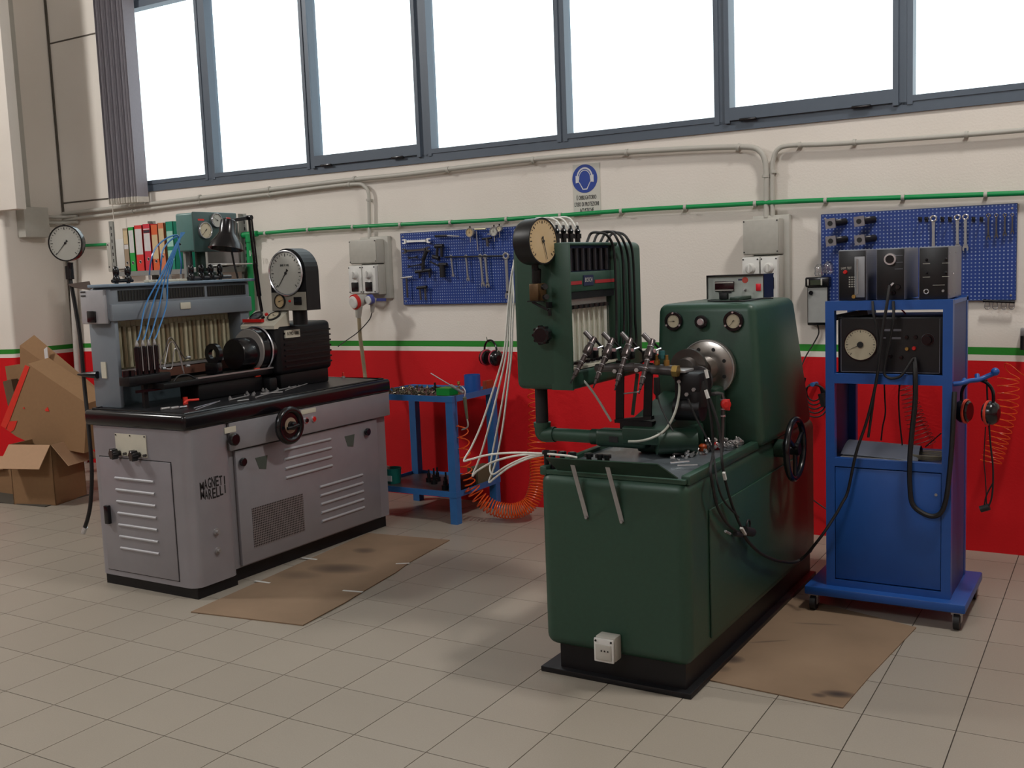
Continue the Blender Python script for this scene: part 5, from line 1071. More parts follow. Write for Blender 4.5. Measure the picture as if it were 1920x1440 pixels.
xa_, xb_ = GX0 + .0, GX1 - .12
zt_ = .80
tl_, tr_, bl_, br_ = ony(1024, 857, GY0 - .09), ony(1233, 869, GY0 - .09), ony(1046, 880, GY0 - .006), ony(1272, 896, GY0 - .006)
ds = mk('drip_shelf', B().add([tuple(bl_), tuple(br_), tuple(tr_), tuple(tl_)] + [tuple(v - Vector((0, .004, .003))) for v in (bl_, br_, tr_, tl_)], [(0, 1, 2, 3), (7, 6, 5, 4), (0, 4, 5, 1), (1, 5, 6, 2), (2, 6, 7, 3), (3, 7, 4, 0)]), GREEND, gn)
for (x0, y0), (x1, y1) in (((1071, 862), (1100, 970)), ((1137, 868), (1166, 978))):
    p, q = ony(x0, y0, GY0 - .06), ony(x1, y1, GY0 - .004); mk('strut', B().bar(p, q, .017, .003, up=(0, -1, .2)), STEEL, gn); mk('strut_bolt', B().cyl(q, q - Y * .008, .006, seg=6), STEEL, gn)
for k_, (px, py) in enumerate(((1078, 852), (1097, 850), (1112, 852), (1128, 854), (1156, 857), (1174, 859), (1187, 860))):
    q = onz(px, py + 6, .80); q.y = max(q.y, GY0 + .02); tag(mk('valve_cap', B().lathe(Vector((q.x, GY0 + .05, .80)), Z, [(0, .010), (.056, .010), (.056, .017), (.068, .017), (.070, .01)], 12), BLACK), ('first', 'second', 'third', 'fourth', 'fifth', 'sixth', 'seventh')[k_] + ' black mushroom cap from the left behind the drip shelf', 'cap', 'black caps behind the drip shelf')
# pole arm carrying the gauge cabinet
YA = -2.0; pp = ony(1017, 800, YA); arx = pp.x; arz = ony(1050, 815, YA).z
arm = thing('cabinet_arm', (arx, YA, .80), 'green pipe arm with elbow and black pole holding the gauge cabinet', 'arm')
mk('pole', B().cyl((arx, YA, arz + .03), (arx, YA, 1.10), .027), RUB, arm)
mk('elbow', B().tube([(arx, YA, arz + .045), (arx, YA, arz + .01), (arx + .012, YA, arz - .002), (arx + .06, YA, arz)], .033, 14, smooth=5).cyl((arx, YA, arz + .03), (arx, YA, arz + .05), .037), GREEN, arm)
mk('pipe', B().cyl((arx + .05, YA, arz), (-1.90, YA, arz), .028), GREEN, arm)
mk('clamp_arm', B().cyl((-1.955, YA, arz), (-1.90, YA, arz), .033).box((-1.93, YA - .035, arz - .036), (-1.70, YA + .05, arz + .036), .02, 3), GREEND, arm)
mk('slot_window', B().box((-1.86, YA - .037, arz - .012), (-1.82, YA - .034, arz + .012)), INK, arm)
bedg = thing('clamping_bed', (-1.68, -1.88, .80), 'green machined clamping bed with dark hub on the green bench top', 'pump bed')
mk('bed', B().box((-1.78, -1.95, .80), (-1.56, -1.655, .905), .015), GREEND, bedg); mk('hub', B().cyl((-1.66, -2.02, .862), (-1.53, -1.93, .862), .052), GREEND, bedg)
hull([(-1.80, -2.04, .85), (-1.62, -2.04, .85), (-1.80, -2.04, .915), (-1.62, -2.04, .915), (-1.78, -1.655, 1.02), (-1.55, -1.655, 1.02), (-1.78, -1.655, .86), (-1.55, -1.655, .86)], .004, GREEND, 'ramp', bedg)
mk('headstock', B().box((-1.66, -1.76, .80), (-1.50, -1.64, 1.05), .02), GREEND, bedg)
CX0, CX1, CY0, CY1, CZ0, CZ1 = -2.243, -1.972, -2.12, -1.42, 1.068, 1.665
cb_ = thing('gauge_cabinet', ((CX0 + CX1) / 2, (CY0 + CY1) / 2, CZ0), 'green cabinet with glass measuring tubes and big dial on a pole arm', 'cabinet')
b = B(); yw = onx(1156, 560, CX1).y
# shell with a window recess on its operator side
b.box((CX0, CY0, CZ0), (CX1 - .058, CY1, CZ1), .03, 4)
b.box((CX1 - .10, CY0 + .0005, CZ0 + .002), (CX1 - .0005, CY0 + .012, CZ1 - .002), .003); b.box((CX1 - .09, yw, CZ0), (CX1, CY1, CZ1), .03, 4)
b.box((CX1 - .09, CY0 + .001, CZ1 - .014), (CX1 - .001, yw + .03, CZ1 - .001), .005); b.box((CX1 - .09, CY0 + .001, CZ0 + .001), (CX1 - .001, yw + .03, CZ0 + .085), .02, 3); b.box((CX1 - .057, CY0 + .005, 1.465), (CX1 - .006, yw + .02, 1.545), .004)
shl = mk('shell', b, GREEN, cb_)
mk('dark_window', B().box((CX1 - .03, CY0 + .01, 1.545), (CX1 - .024, yw + .01, CZ1 - .012)), BLACK, cb_)
b = B()
for k_ in range(7): b.cyl((CX1 - .02, CY0 + .04 + k_ * .055, 1.55), (CX1 - .02, CY0 + .04 + k_ * .055, 1.64), .009, seg=8)
mk('window_valves', b, mat('valve_dark', (34, 34, 40), .4), cb_)
BADGE = mat('badge_navy', (26, 34, 66), .4)
bg_ = mk('badge', B().box((CX1 - .007, CY0 + .125, 1.487), (CX1 - .003, CY0 + .215, 1.530)), BADGE, cb_); text_mesh('BOSCH', .026, (CX1 - .0028, CY0 + .17, 1.502), Y, Z, 'lettering', PVC, bg_, sx=.8, depth=.0004)
mk('red_stripe', B().box((CX1 - .007, CY0 + .012, 1.494), (CX1 - .004, CY0 + .11, 1.508)), mat('stripe_red', (150, 30, 34), .5), cb_); mk('red_stripe', B().box((CX1 - .007, CY0 + .23, 1.494), (CX1 - .004, yw + .01, 1.508)), MC['stripe_red'], cb_)
mk('tube_backboard', B().box((CX1 - .055, CY0 + .01, CZ0 + .07), (CX1 - .049, yw, 1.47)), mat('tube_board', (226, 226, 224), .4, 0, .06), cb_)
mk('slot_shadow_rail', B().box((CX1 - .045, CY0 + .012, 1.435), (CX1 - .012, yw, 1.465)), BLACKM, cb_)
for k_ in range(8):
    y = CY0 + .035 + k_ * .0475; tb_ = mk('measuring_tube', B().cyl((CX1 - .03, y, 1.175), (CX1 - .03, y, 1.40), .0165, seg=14), GT, cb_)
    mk('top_cap', B().cyl((CX1 - .03, y, 1.395), (CX1 - .03, y, 1.41), .018, seg=12), BLACK, tb_); mk('bottom_cap', B().cyl((CX1 - .03, y, 1.168), (CX1 - .03, y, 1.18), .018, seg=12), BLACK, tb_)
mk('tube_tray', B().box((CX1 - .045, CY0 + .012, 1.150), (CX1 - .002, yw, 1.160)), CREAM, cb_)
q = ony(1024, 627, CY0 - .002); knob_part(cb_, q, -Y, .036, .05, BLACK, 'star_knob', 9)
q = ony(1005, 548, CY0 - .05); vb = mk('brass_valve', B().box(q - Vector((.022, .02, .035)), q + Vector((.022, .05, .035)), .006), mat('aged_brass', (88, 66, 40), .45, .5, .3, 20), cb_)
mk('lever', B().bar(q + Vector((.0, -.03, -.038)), q + Vector((.07, -.03, -.07)), .010, .008).bar(q + Vector((-.02, -.03, -.035)), q + Vector((.05, -.03, -.036)), .02, .004), BLACKM, vb); mk('bleed_knob', B().cyl(q + Vector((.04, -.01, .02)), q + Vector((.055, -.02, .022)), .012).cyl(q + Vector((.045, -.01, -.02)), q + Vector((.06, -.02, -.018)), .011), BLACK, vb)
mk('cock', B().cyl(ony(1030, 580, CY0 - .03), ony(1031, 592, CY0 - .03), .008).box(ony(1024, 578, CY0 - .03), ony(1035, 566, CY0 - .0)), BLACKM, cb_)
bgd = thing('pressure_gauge', tuple(ony(1010, 500, CY0 - .07)), 'big deep black gauge with yellowed dial on the green cabinet', 'gauge')
gq = ony(1019, 452, CY0 - .07); dial_parts(bgd, gq, (1, -.16, .02), Z, .092, .085, BLACKM, DIALY, -75, lip=.06)
mk('neck', B().cyl(gq + Vector((-.05, .01, -.08)), ony(1006, 532, CY0 - .045), .014).cyl(ony(1006, 505, CY0 - .055), ony(1006, 530, CY0 - .045), .019), BLACKM, bgd)
# fittings and hoses on the cabinet top
for k_, px in enumerate((1044, 1057, 1070, 1083)):
    p = onx(px, 449, -2.10); p.z = CZ1
    mk('top_fitting', B().lathe(p, Z, [(0, .012), (.02, .012), (.02, .017), (.04, .017), (.04, .010), (.052, .014), (.062, .008), (.075, .006)], 12), BLACK, cb_)
    ya2 = p.y
    down = (((954, 560), (950, 610), (944, 665), (925, 730), (903, 795), (884, 838), (870, 863), (880, 862), (915, 853), (960, 849), (1010, 850)),
            ((956, 560), (953, 610), (949, 665), (932, 740), (914, 810), (898, 862), (886, 892), (896, 882), (925, 866), (965, 855), (1012, 851)),
            ((959, 560), (957, 610), (955, 665), (944, 740), (933, 800), (921, 862), (919, 882), (926, 889), (950, 874), (985, 858), (1020, 852)),
            ((963, 560), (961, 610), (959, 665), (950, 745), (941, 810), (929, 868), (917, 903), (928, 896), (955, 876), (990, 860), (1022, 853)))[k_]
    pts = [p + Z * .07, p + Z * .085, ony(px - 4, 428 - k_, ya2), ony(px - 14, 415 - k_ * 1.5, ya2), ony(px - 32, 409 - k_ * .5, ya2), ony(1010 - (3 - k_) * 4, 416, ya2), ony(980, 445, ya2), ony(962, 500, ya2 - .02)]
    n_ = len(down); pts += [ony(x, y, ya2 - .05 - .30 * i / (n_ - 1)) for i, (x, y) in enumerate(down)]
    pts += [ony(1058, 854, -2.47), ony(1082, 858, -2.47)]
    tag(mk('white_hose', B().tube(pts, .0043, 8), TUBEW), 'white hose from the %s top fitting of the green cabinet, looping low to the left' % ('first', 'second', 'third', 'fourth')[k_], 'hose')
cabl = [[(1100, 446), (1108, 438), (1122, 436), (1139, 442), (1151, 470), (1155, 545), (1156, 600), (1156, 640), (1166, 662)],
        [(1113, 446), (1122, 438), (1145, 435), (1157, 448), (1167, 480), (1170, 560), (1170, 610), (1168, 645)],
        [(1125, 446), (1136, 437), (1155, 436), (1168, 450), (1178, 485), (1181, 560), (1182, 620), (1180, 648)],
        [(1137, 447), (1148, 438), (1166, 438), (1178, 450), (1186, 475), (1190, 545), (1191, 600), (1193, 640), (1185, 665)]]
for k_, ps in enumerate(cabl):
    pts = [onx(x, y, CX1 - .07 if i < 2 else (CX1 - .02 if i == 2 else CX1 + .018)) for i, (x, y) in enumerate(ps)]; pts[0].z = CZ1
    tag(mk('black_cable', B().tube(pts, .0058, 8), RUB), '%s black cable arching over the green cabinet and down its window side' % ('first', 'second', 'third', 'last')[k_], 'cable')
# injector rack
YI = -2.02
rk = thing('injector_rack', tuple(ony(1190, 790, YI)), 'dark rack of two flat bars and a cross pipe holding four steel injectors', 'rack')
def ri(x, y, dy=0): return ony(x, y, YI + dy)
mk('cross_pipe', B().cyl(ri(1118, 690), ri(1190, 688), .017).cyl(ri(1190, 688), ri(1262, 695), .0155).cyl(ri(1224, 692), ri(1262, 695), .021), STEELD, rk)
for (a, c) in (((1163, 676), (1162, 793)), ((1217, 680), (1214, 783))): mk('flat_bar', B().bar(ri(a[0], a[1], .03), ri(c[0], c[1], .03), .034, .010, up=(0, 1, 0)), BLACKM, rk)
mk('foot_bar', B().bar(ri(1155, 789, .02), ri(1224, 783, .02), .03, .014), BLACKM, rk); fz = ri(1190, 786, .02).z; mk('riser', B().box((ri(1162, 790).x, YI + .0, .905), (ri(1222, 786).x, YI + .04, fz - .005)), BLACKM, rk)
mk('end_nut', B().cyl(ri(1262, 695), ri(1272, 696), .024, seg=6), BRASS, rk)
mk('thin_bar', B().bar(ri(1195, 700, .06), ri(1186, 778, .06), .014, .004, up=(0, 1, 0)), GREEND, rk)
for a, c in ((1152, 696), (1193, 694)): mk('clamp_bolt', B().cyl(ri(a, c, -.02), ri(a, c, -.03), .009, seg=6), CHROME, rk)
IJ = (((1114, 634), (1073, 712)), ((1148, 636), (1115, 720)), ((1182, 636), (1155, 724)), ((1223, 638), (1200, 730)))
MB_ = mat('injector_brown', (84, 76, 76), .28, .7, .2)
for k_, ((x0, y0), (x1, y1)) in enumerate(IJ):
    p, q = ri(x0, y0, -.03), ri(x1, y1, -.17); d = q - p; L = d.length; nm = ('leftmost', 'second', 'third', 'rightmost')[k_]
    ij = thing('injector', tuple(p), '%s slanted steel injector clamped in the rack on the green bench' % nm, 'injector')
    mk('holder_body', B().lathe(p, d, [(0, .013), (L * .20, .0135), (L * .22, .017), (L * .36, .017), (L * .38, .010), (L * .62, .010), (L * .62, .011), (L * .64, .011), (L * .64, .009), (L * .9, .009), (L * .9, .006), (L, .005)], 16), MB_, ij)
    for t_ in (.14, .42, .58, .76): mk('bright_ring', B().cyl(p + d * t_, p + d * (t_ + .012), .0145 if t_ < .4 else .0112), CHROME, ij)
    mk('nozzle_tip', B().cyl(q, q + d.normalized() * .018, .003, seg=8), BLACKM, ij)
    mk('inlet_stub', B().cyl(p + d * .06, p + d * .06 + Vector((-.035, 0, .035)), .010), STEELD, ij)
    mk('clamp', B().box(ri(x0 - 9 + 2, y0 + 28, .02) - Vector((.018, .03, .02)), ri(x0 - 7, y0 + 28, .02) + Vector((.03, .02, .02)), .006), BLACKM, ij)
    r0 = ri(x0 + 3, y0 + 20, -.06); mk('bright_link', B().cyl(r0, ri(x0 + 17, y0 + 15, -.05), .004, seg=8).box(r0 - Vector((.008, .006, .006)), r0 + Vector((.010, .006, .006))), CHROME, ij)
    tag(mk('injector_cable', B().tube([ri(x0 + 2, y0 + 3, -.02), ri(x0 + 10, y0 + 12, .0), ri(x0 + 22, y0 + 24, .04), ri(x0 + 26, y0 + 38, .06), ri(x0 + 14, y0 + 50, .06)], .005, 6), RUB), 'short black cable bending behind the %s slanted injector' % nm, 'cable')
tag(mk('clear_hose', B().tube([ri(1080, 706), ri(1092, 712), ri(1108, 730), ri(1125, 755), ri(1146, 790)], .005, 8), SMOKE), 'clear hose curving from the green cabinet foot to the bed', 'hose')
tag(mk('clear_hose', B().tube([ony(1273, 708, -1.98), ony(1273, 740, -2.0), ony(1265, 775, -2.03), ony(1248, 805, -2.07), ony(1225, 820, -2.12), ony(1200, 827, -2.16), ony(1178, 828, -2.17)], .005, 8), SMOKE), 'pale hose arching down from the brass nut of the rack', 'hose')
tag(mk('bent_rod', B().tube([ri(1200, 731, -.05), ri(1195, 735, -.05), ri(1170, 738, -.0)], .003, 6), CHROME), 'thin bright rod bent from the tip of the rightmost injector', 'rod')
# test pump between rack and coupling
pu = thing('injection_pump', (-1.60, -1.92, .92), 'dark steel injection pump under test in front of the flywheel', 'pump')
pq = ony(1300, 712, -1.92)
mk('pump_body', B().box((pq.x - .055, -1.99, pq.z - .075), (pq.x + .055, -1.86, pq.z + .035), .012), BLACKM, pu)
mk('pump_head', B().lathe((pq.x + .03, -1.95, pq.z - .10), Z, [(0, .04), (.05, .045), (.10, .03)], 16), BLACKM, pu)
mk('top_plate', B().box((pq.x - .075, -2.0, pq.z + .035), (pq.x + .0, -1.91, pq.z + .046), .003), STEEL, pu)
mk('flange', B().lathe((pq.x, -1.875, pq.z - .01), Y, [(0, .06), (.015, .06)], 24), STEELD, pu)
for dx, dz in ((-.03, .0), (.03, -.03), (.0, -.05)): mk('bolt', B().cyl((pq.x + dx, -1.998, pq.z + dz), (pq.x + dx, -1.988, pq.z + dz), .008, seg=6), STEEL, pu)
mk('under_body', B().cyl((pq.x - .06, -1.95, pq.z - .11), (pq.x + .05, -1.95, pq.z - .11), .05), BLACKM, pu)
for k_, px in enumerate((1232, 1250)):
    c = ony(px, 680, YI - .0); mk('brass_union', B().lathe(c - Z * .02, Z, [(0, .012), (.03, .012), (.03, .007), (.05, .007)], 10), BRASS, pu)
mk('teal_cap', B().lathe(ony(1241, 672, YI), Z, [(0, .014), (.03, .012)], 10), mat('teal_cap', (30, 90, 92), .4), pu)
tag(mk('black_lever', B().lathe(ony(1231, 708, -2.06), (0, 0, -1), [(0, .012), (.06, .014), (.07, .006), (.085, .005)], 10), RUB), 'black cable gland hanging under the cross pipe', 'gland')
tag(mk('thin_cable', B().tube([ony(1231, 735, -2.06), ony(1238, 760, -2.07), ony(1252, 790, -2.1), ony(1262, 808, -2.12)], .003, 6), RUB), 'thin black cable below the hanging gland', 'cable')
# electrical leads draped over the right side of the bench
def gp_(x, y, Xp=-1.34): return onx(x, y, Xp)
def gq_(x, y, Yp=-2.12): return ony(x, y, Yp)
tag(mk('test_lead', B().tube([gq_(1322, 700), gq_(1327, 745), gq_(1335, 800), gq_(1337, 850), gp_(1332, 880), gp_(1337, 915), gp_(1345, 950), gp_(1362, 980), gp_(1385, 998), gp_(1405, 1000)], .0055, 8), RUB), 'black test lead hanging nearest the green bench corner', 'cable')
tag(mk('test_lead', B().tube([gq_(1328, 740), gq_(1345, 790), gq_(1352, 830), gp_(1354, 868), gp_(1361, 905), gp_(1372, 945), gp_(1388, 985), gp_(1397, 998)], .0055, 8), RUB), 'second black test lead with pale tags on the green side', 'cable')
tag(mk('test_lead', B().tube([gq_(1290, 748), gq_(1306, 785), gq_(1322, 815), gq_(1337, 850), gp_(1345, 905), gp_(1358, 940), gp_(1385, 970)], .004, 8), RUB), 'thin test lead running from the pump bracket', 'cable')
tag(mk('long_lead', B().tube([gp_(1393, 998), gp_(1405, 1018), gp_(1430, 1040), gp_(1465, 1053), gp_(1500, 1050, -1.30), ony(1535, 1012, -1.36), ony(1565, 968, -1.32), ony(1578, 945, -1.30), ony(1590, 920, -1.28), ony(1605, 850, -1.285), ony(1625, 790, -1.285), ony(1640, 730, -1.285), ony(1648, 680, -1.285), ony(1655, 620, -1.285), ony(1663, 570, -1.285), ony(1668, 535, -1.26)], .0065, 8), RUB), 'long black lead from the green bench up to the middle instrument', 'cable')
lc_ = thing('lead_connector', tuple(gp_(1400, 1000)), 'cluster of black connectors with white tags on the green bench side', 'connector')
mk('plug', B().cyl(gp_(1395, 995), gp_(1410, 998), .018).cyl(gp_(1378, 1001), gp_(1390, 1003), .010), RUB, lc_); mk('tag', B().bar(gp_(1390, 990, -1.33), gp_(1397, 1002, -1.33), .012, .008), WHITE, lc_); mk('tag', B().cyl(gp_(1360, 996), gp_(1369, 1001), .005), STEEL, lc_); mk('loop', B().ring(gp_(1403, 985), X, .022, .004, 18, 6), RUB, lc_)
for (x0, y0, x1, y1, lb) in ((1323, 693, 1327, 709, 'upper'), (1323, 731, 1328, 747, 'lower')): tag(mk('white_tag', B().bar(gq_(x0, y0, -2.13), gq_(x1, y1, -2.13), .010, .010), WHITE), lb + ' white tag on the black leads by the flywheel', 'tag')
tag(mk('white_tag', B().bar(gp_(1357, 886, -1.33), gp_(1360, 899, -1.33), .010, .010), WHITE), 'white tag halfway down the lead on the green bench side', 'tag')
rv = thing('red_tap', tuple(ony(1355, 760, -1.75)), 'thin chrome pipe with a bright red tap beside the flywheel', 'tap')
mk('pipe', B().tube([ony(1318, 741, -1.84), ony(1335, 739, -1.84), ony(1354, 739, -1.83), ony(1355, 760, -1.83), ony(1355, 800, -1.83), ony(1353, 850, -1.83)], .0075, 8, smooth=2), STEELD, rv)
for y in (748, 765, 778): mk('ring', B().cyl(ony(1355, y, -1.83), ony(1355, y + 3, -1.83), .012), CHROME, rv)
mk('handle', B().lathe(ony(1358, 757, -1.84), (.6, -.8, 0), [(0, .008), (.01, .020), (.026, .020), (.03, .012)], 14).box(ony(1360, 748, -1.85), ony(1368, 770, -1.86), .003), REDP, rv)
mk('valve_post', B().box(ony(1345, 738, -1.80), ony(1352, 742, -1.84), .001), GREEN, rv).name = 'bracket'
# bits on the green bench top
def gtop(x, y): return onz(x, y, .80)
for k_, (x, y, m_, lb) in enumerate(((1318, 845, ORANGE, 'orange plastic cap among the parts on the green bench'), (1342, 842, REDP, 'red plastic cap beside the orange one'))):
    q = gtop(x, y); tag(mk('plastic_cap', B().lathe(q, Z, [(0, .016), (.02, .018), (.028, .010)], 14), m_), lb, 'cap')  # loose plastic caps lying on the bench top
b = B()
for k_ in range(55):
    t = random.random(); q = gtop(1255 + 150 * t + random.uniform(-12, 12), 868 - 52 * t + random.uniform(-9, 7)); q.x = min(q.x, GX1 - .045)
    if q.y > -1.67: q.y = -1.70
    r_ = random.uniform(.004, .011); d = Vector((random.uniform(-1, 1), random.uniform(-1, 1), random.uniform(0, 1))); b.lathe(q + Z * r_, d, [(0, r_), (r_, r_), (r_, r_ * .5), (r_ * 2, r_ * .5)], 7)
for k_ in range(45):
    q = Vector((random.uniform(-1.545, -1.415), random.uniform(-1.80, -1.685), .80 + random.uniform(0, .022))); r_ = random.uniform(.005, .011); d = Vector((random.uniform(-1, 1), random.uniform(-1, 1), random.uniform(0, 1))); b.lathe(q + Z * r_, d, [(0, r_), (r_, r_), (r_, r_ * .5), (r_ * 2.4, r_ * .5)], 7)
tag(mk('loose_fittings', b, STEEL), 'scatter of bright fittings and nuts on the green bench top', 'fittings', kind='stuff')
for k_, (a, c, r_, lb) in enumerate((((1257, 875), (1292, 872), .004, 'bright thin rod at the front edge of the green bench top'), ((1270, 880), (1308, 879), .003, 'second thin rod with a clip on the green bench top'), ((1262, 858), (1300, 853), .007, 'thick dull rod lying on the green bench top'))):
    tag(mk('steel_rod', B().cyl(gtop(*a) + Z * .014, gtop(*c) + Z * .014, r_, seg=8), CHROME if k_ < 2 else STEELD), lb, 'rod')
# digital meter on the tower
MY = -1.22; ma, mb = ony(1326, 516, MY), ony(1431, 560, MY); mz = 1.392
dm = thing('digital_meter', ((ma.x + mb.x) / 2, MY + .07, mz), 'pale digital meter with black case and red switch on the green tower', 'meter')
mz1 = ony(1380, 515, MY).z
mk('case', B().box((ma.x, MY - .012, mz1 - .006), (mb.x + .006, MY + .14, mz1)).box((ma.x, MY - .012, mz), (ma.x + .003, MY + .14, mz1)).box((mb.x, MY, mz), (mb.x + .004, MY + .14, mz1)).box((ma.x, MY + .01, mz), (mb.x, MY + .14, mz1 - .004)), BLACK, dm)
fpl = mk('front_panel', B().box((ma.x + .003, MY, mz), (mb.x, MY + .008, mz1 - .006)), mat('meter_pale', (172, 178, 172), .45), dm)
def mp_(x, y): return ony(x, y, MY)
d0, d1 = mp_(1341, 528), mp_(1377, 546); mk('display', B().box((d0.x, MY - .008, d1.z), (d1.x, MY, d0.z), .002), mat('display_dark', (40, 14, 20), .2), fpl)
for z in (d0.z - .006, d1.z + .006): mk('display_trim', B().box((d0.x + .002, MY - .010, z - .002), (d1.x - .002, MY - .008, z + .002)), PVC, fpl)
d0, d1 = mp_(1418, 532), mp_(1427, 545); mk('rocker_switch', B().box((d0.x, MY - .008, d1.z), (d1.x, MY, d0.z), .002), mat('switch_red', (210, 16, 40), .35), fpl)
d0 = mp_(1397, 525); mk('emblem', B().lathe((d0.x, MY, d0.z), -Y, [(0, .014), (.001, .014)], 20), mat('emblem_red', (190, 70, 56), .5), fpl)
mk('emblem_wing', B().box((d0.x - .032, MY - .0005, d0.z - .002), (d0.x - .006, MY, d0.z + .006)), mat('emblem_navy', (56, 52, 86), .5), fpl)
d0 = mp_(1397, 543); mk('toggle', B().cyl((d0.x, MY, d0.z), (d0.x, MY - .018, d0.z + .002), .005).lathe((d0.x, MY, d0.z), -Y, [(0, .008), (.004, .007)], 10), STEEL, fpl)
tc_ = thing('toggle_plug', tuple(onz(1357, 563, mz)), 'black plug and cable lying before the digital meter', 'plug')
q = onz(1357, 562, mz); mk('plug', B().box(q - Vector((.02, .01, 0)), q + Vector((.02, .015, .03)), .006).bar(q + Vector((-.02, 0, .028)), q + Vector((.035, 0, .034)), .012, .012), RUB, tc_)
mk('cable', B().tube([onz(1328, 564, mz + .004), onz(1350, 565, mz + .004), onz(1380, 565, mz + .004), onz(1400, 564, mz + .004), onz(1425, 560, mz + .004), onz(1450, 559, mz + .004)], .004, 6), RUB, tc_)
mk('adapter', B().box(onz(1386, 563, mz), onz(1399, 559, mz) + Z * .014, .003), mat('adapter_green', (44, 62, 50), .5), tc_)

# ================================================================== BLUE TROLLEY
TX0, TX1, TY0, TY1 = -1.195, -.680, -1.245, -.82
ct = thing('instrument_trolley', ((TX0 + TX1) / 2, (TY0 + TY1) / 2, 0), 'blue steel instrument trolley on castors by the wall', 'trolley')
PZ = .115
mk('platform', B().box((TX0 - .085, TY0 - .05, .076), (TX1 + .065, TY1 + .045, PZ), .006), BLUEP, ct)
P_w = .038
for x in (TX0, TX1 - P_w):
    for y in (TY0, TY1 - P_w): mk('post', B().box((x, y, PZ), (x + P_w, y + P_w, 1.375)), BLUEP, ct)
def rails(z0, z1, nm):
    mk(nm, B().box((TX0 + P_w, TY0, z0), (TX1 - P_w, TY0 + .03, z1)), BLUEP, ct)
rails(1.335, 1.375, 'top_rail'); rails(1.020, 1.062, 'middle_rail'); rails(.655, .692, 'lower_rail')
mk('top_shelf', B().box((TX0, TY0 + .03, 1.355), (TX1, TY1, 1.370)), BLUEP, ct); mk('middle_shelf', B().box((TX0 + .01, TY0 + .03, 1.030), (TX1 - .01, TY1 - .01, 1.040)), BLUEP, ct); mk('lower_shelf', B().box((TX0 + .01, TY0 + .03, .672), (TX1 - .01, TY1 - .01, .680)), BLUED, ct)
mk('side_sheet', B().box((TX1 - .006, TY0 + P_w, PZ), (TX1 - .003, TY1 - P_w, 1.36)), BLUED, ct); mk('side_sheet', B().box((TX0 + .003, TY0 + P_w, PZ), (TX0 + .006, TY1 - P_w, 1.05)), BLUED, ct)
mk('back_sheet', B().box((TX0 + P_w, TY1 - .008, PZ), (TX1 - P_w, TY1 - .005, .68)), BLUED, ct)
dd_ = mk('door', B().box((TX0 + P_w + .002, TY0 + .003, PZ + .035), (TX1 - P_w - .002, TY0 + .018, .650), .002), BLUEP, ct)
mk('keyhole', B().cyl((TX1 - .06, TY0 + .001, .56), (TX1 - .06, TY0 + .004, .56), .006), STEEL, dd_)
mk('bottom_rail', B().box((TX0 + P_w, TY0, PZ), (TX1 - P_w, TY0 + .03, PZ + .03)), BLUEP, ct)
for k_, (x, y) in enumerate(((TX0 - .05, TY0 - .01), (TX1 + .03, TY0 - .01), (TX1 + .035, TY1 + .01), (TX0 - .05, TY1 + .01))):
    cw = mk('castor', B().box((x - .022, y - .022, .064), (x + .022, y + .022, .076)).box((x - .017, y - .02, .03), (x - .014, y + .02, .072)).box((x + .014, y - .02, .03), (x + .017, y + .02, .072)), STEEL, ct); mk('wheel', B().cyl((x - .012, y - .012, .035), (x + .012, y - .012, .035), .035, seg=20), RUB, cw)
b = thing('tool_holder', (TX1 + .05, -1.15, 1.03), 'curved blue steel handle bar on the right side of the trolley', 'handle')
mk('bar', B().tube([ony(1788, 720, TY0 + .02), ony(1805, 718, TY0 + .02), ony(1818, 714, TY0 + .05), ony(1835, 712, TY0 + .08), ony(1850, 706, TY0 + .1), ony(1866, 699, TY0 + .1)], .010, 10), BLUEP, b); mk('end_knob', B().ball(ony(1866, 697, TY0 + .1), .017), BLUEP, b); mk('stub', B().cyl(ony(1808, 712, TY0 + .06), ony(1806, 718, TY0 + .02), .009).cyl(ony(1832, 703, TY0 + .1), ony(1833, 712, TY0 + .08), .010), BLUEP, b)
earmuff(ony(1833, 712, TY0 + .10), (1, -.25, 0), 'black ear defenders with orange bands hanging from the trolley handle', BLACK, mat('orange_band', (200, 62, 40), .5), .048, .048, .135)
tag(mk('hanging_cord', B().tube([ony(1850, 712, TY0 + .1), ony(1852, 760, TY0 + .1), ony(1857, 830, TY0 + .1), ony(1862, 880, TY0 + .1), ony(1860, 930, TY0 + .1), ony(1850, 958, TY0 + .1)], .004, 6).tube([ony(1848, 800, TY0 + .1), ony(1845, 860, TY0 + .1), ony(1848, 900, TY0 + .1), ony(1850, 950, TY0 + .1)], .0025, 6).tube([ony(1862, 905, TY0 + .1), ony(1850, 928, TY0 + .1), ony(1845, 950, TY0 + .1)], .0035, 6).cyl(ony(1838, 955, TY0 + .1), ony(1855, 950, TY0 + .1), .014), RUB), 'bundle of thin black cords hanging from the trolley handle', 'cord')
# three instruments on top
ALU = mat('instrument_grey', (112, 113, 122), .4, .3, .1); PAN = mat('instrument_black', (12, 12, 16), .4)
def unit(px0, px1, label, idx):
    yf = TY0 + .03; a, c = ony(px0, 500, yf).x, ony(px1, 500, yf).x; z0, z1 = 1.375, 1.592
    r = thing('rack_instrument', ((a + c) / 2, yf + .12, z0), label, 'instrument')
    mk('case', B().box((a, yf, z0), (c, yf + (.30 if idx < 2 else .34), z1), .004), ALU, r); f = mk('front_panel', B().box((a + .003, yf - .004, z0 + .003), (c - .003, yf, z1 - .004), .002), PAN, r)
    return r, f, a, c, yf, z0, z1
r, f, a, c, yf, z0, z1 = unit(1572, 1625, 'leftmost black instrument with pale vertical flow scale on the trolley', 0)
mk('flow_scale', B().box((c - .048, yf - .012, z0 + .014), (c - .006, yf - .004, z1 - .03), .002), mat('scale_pale', (136, 138, 142), .4), f)
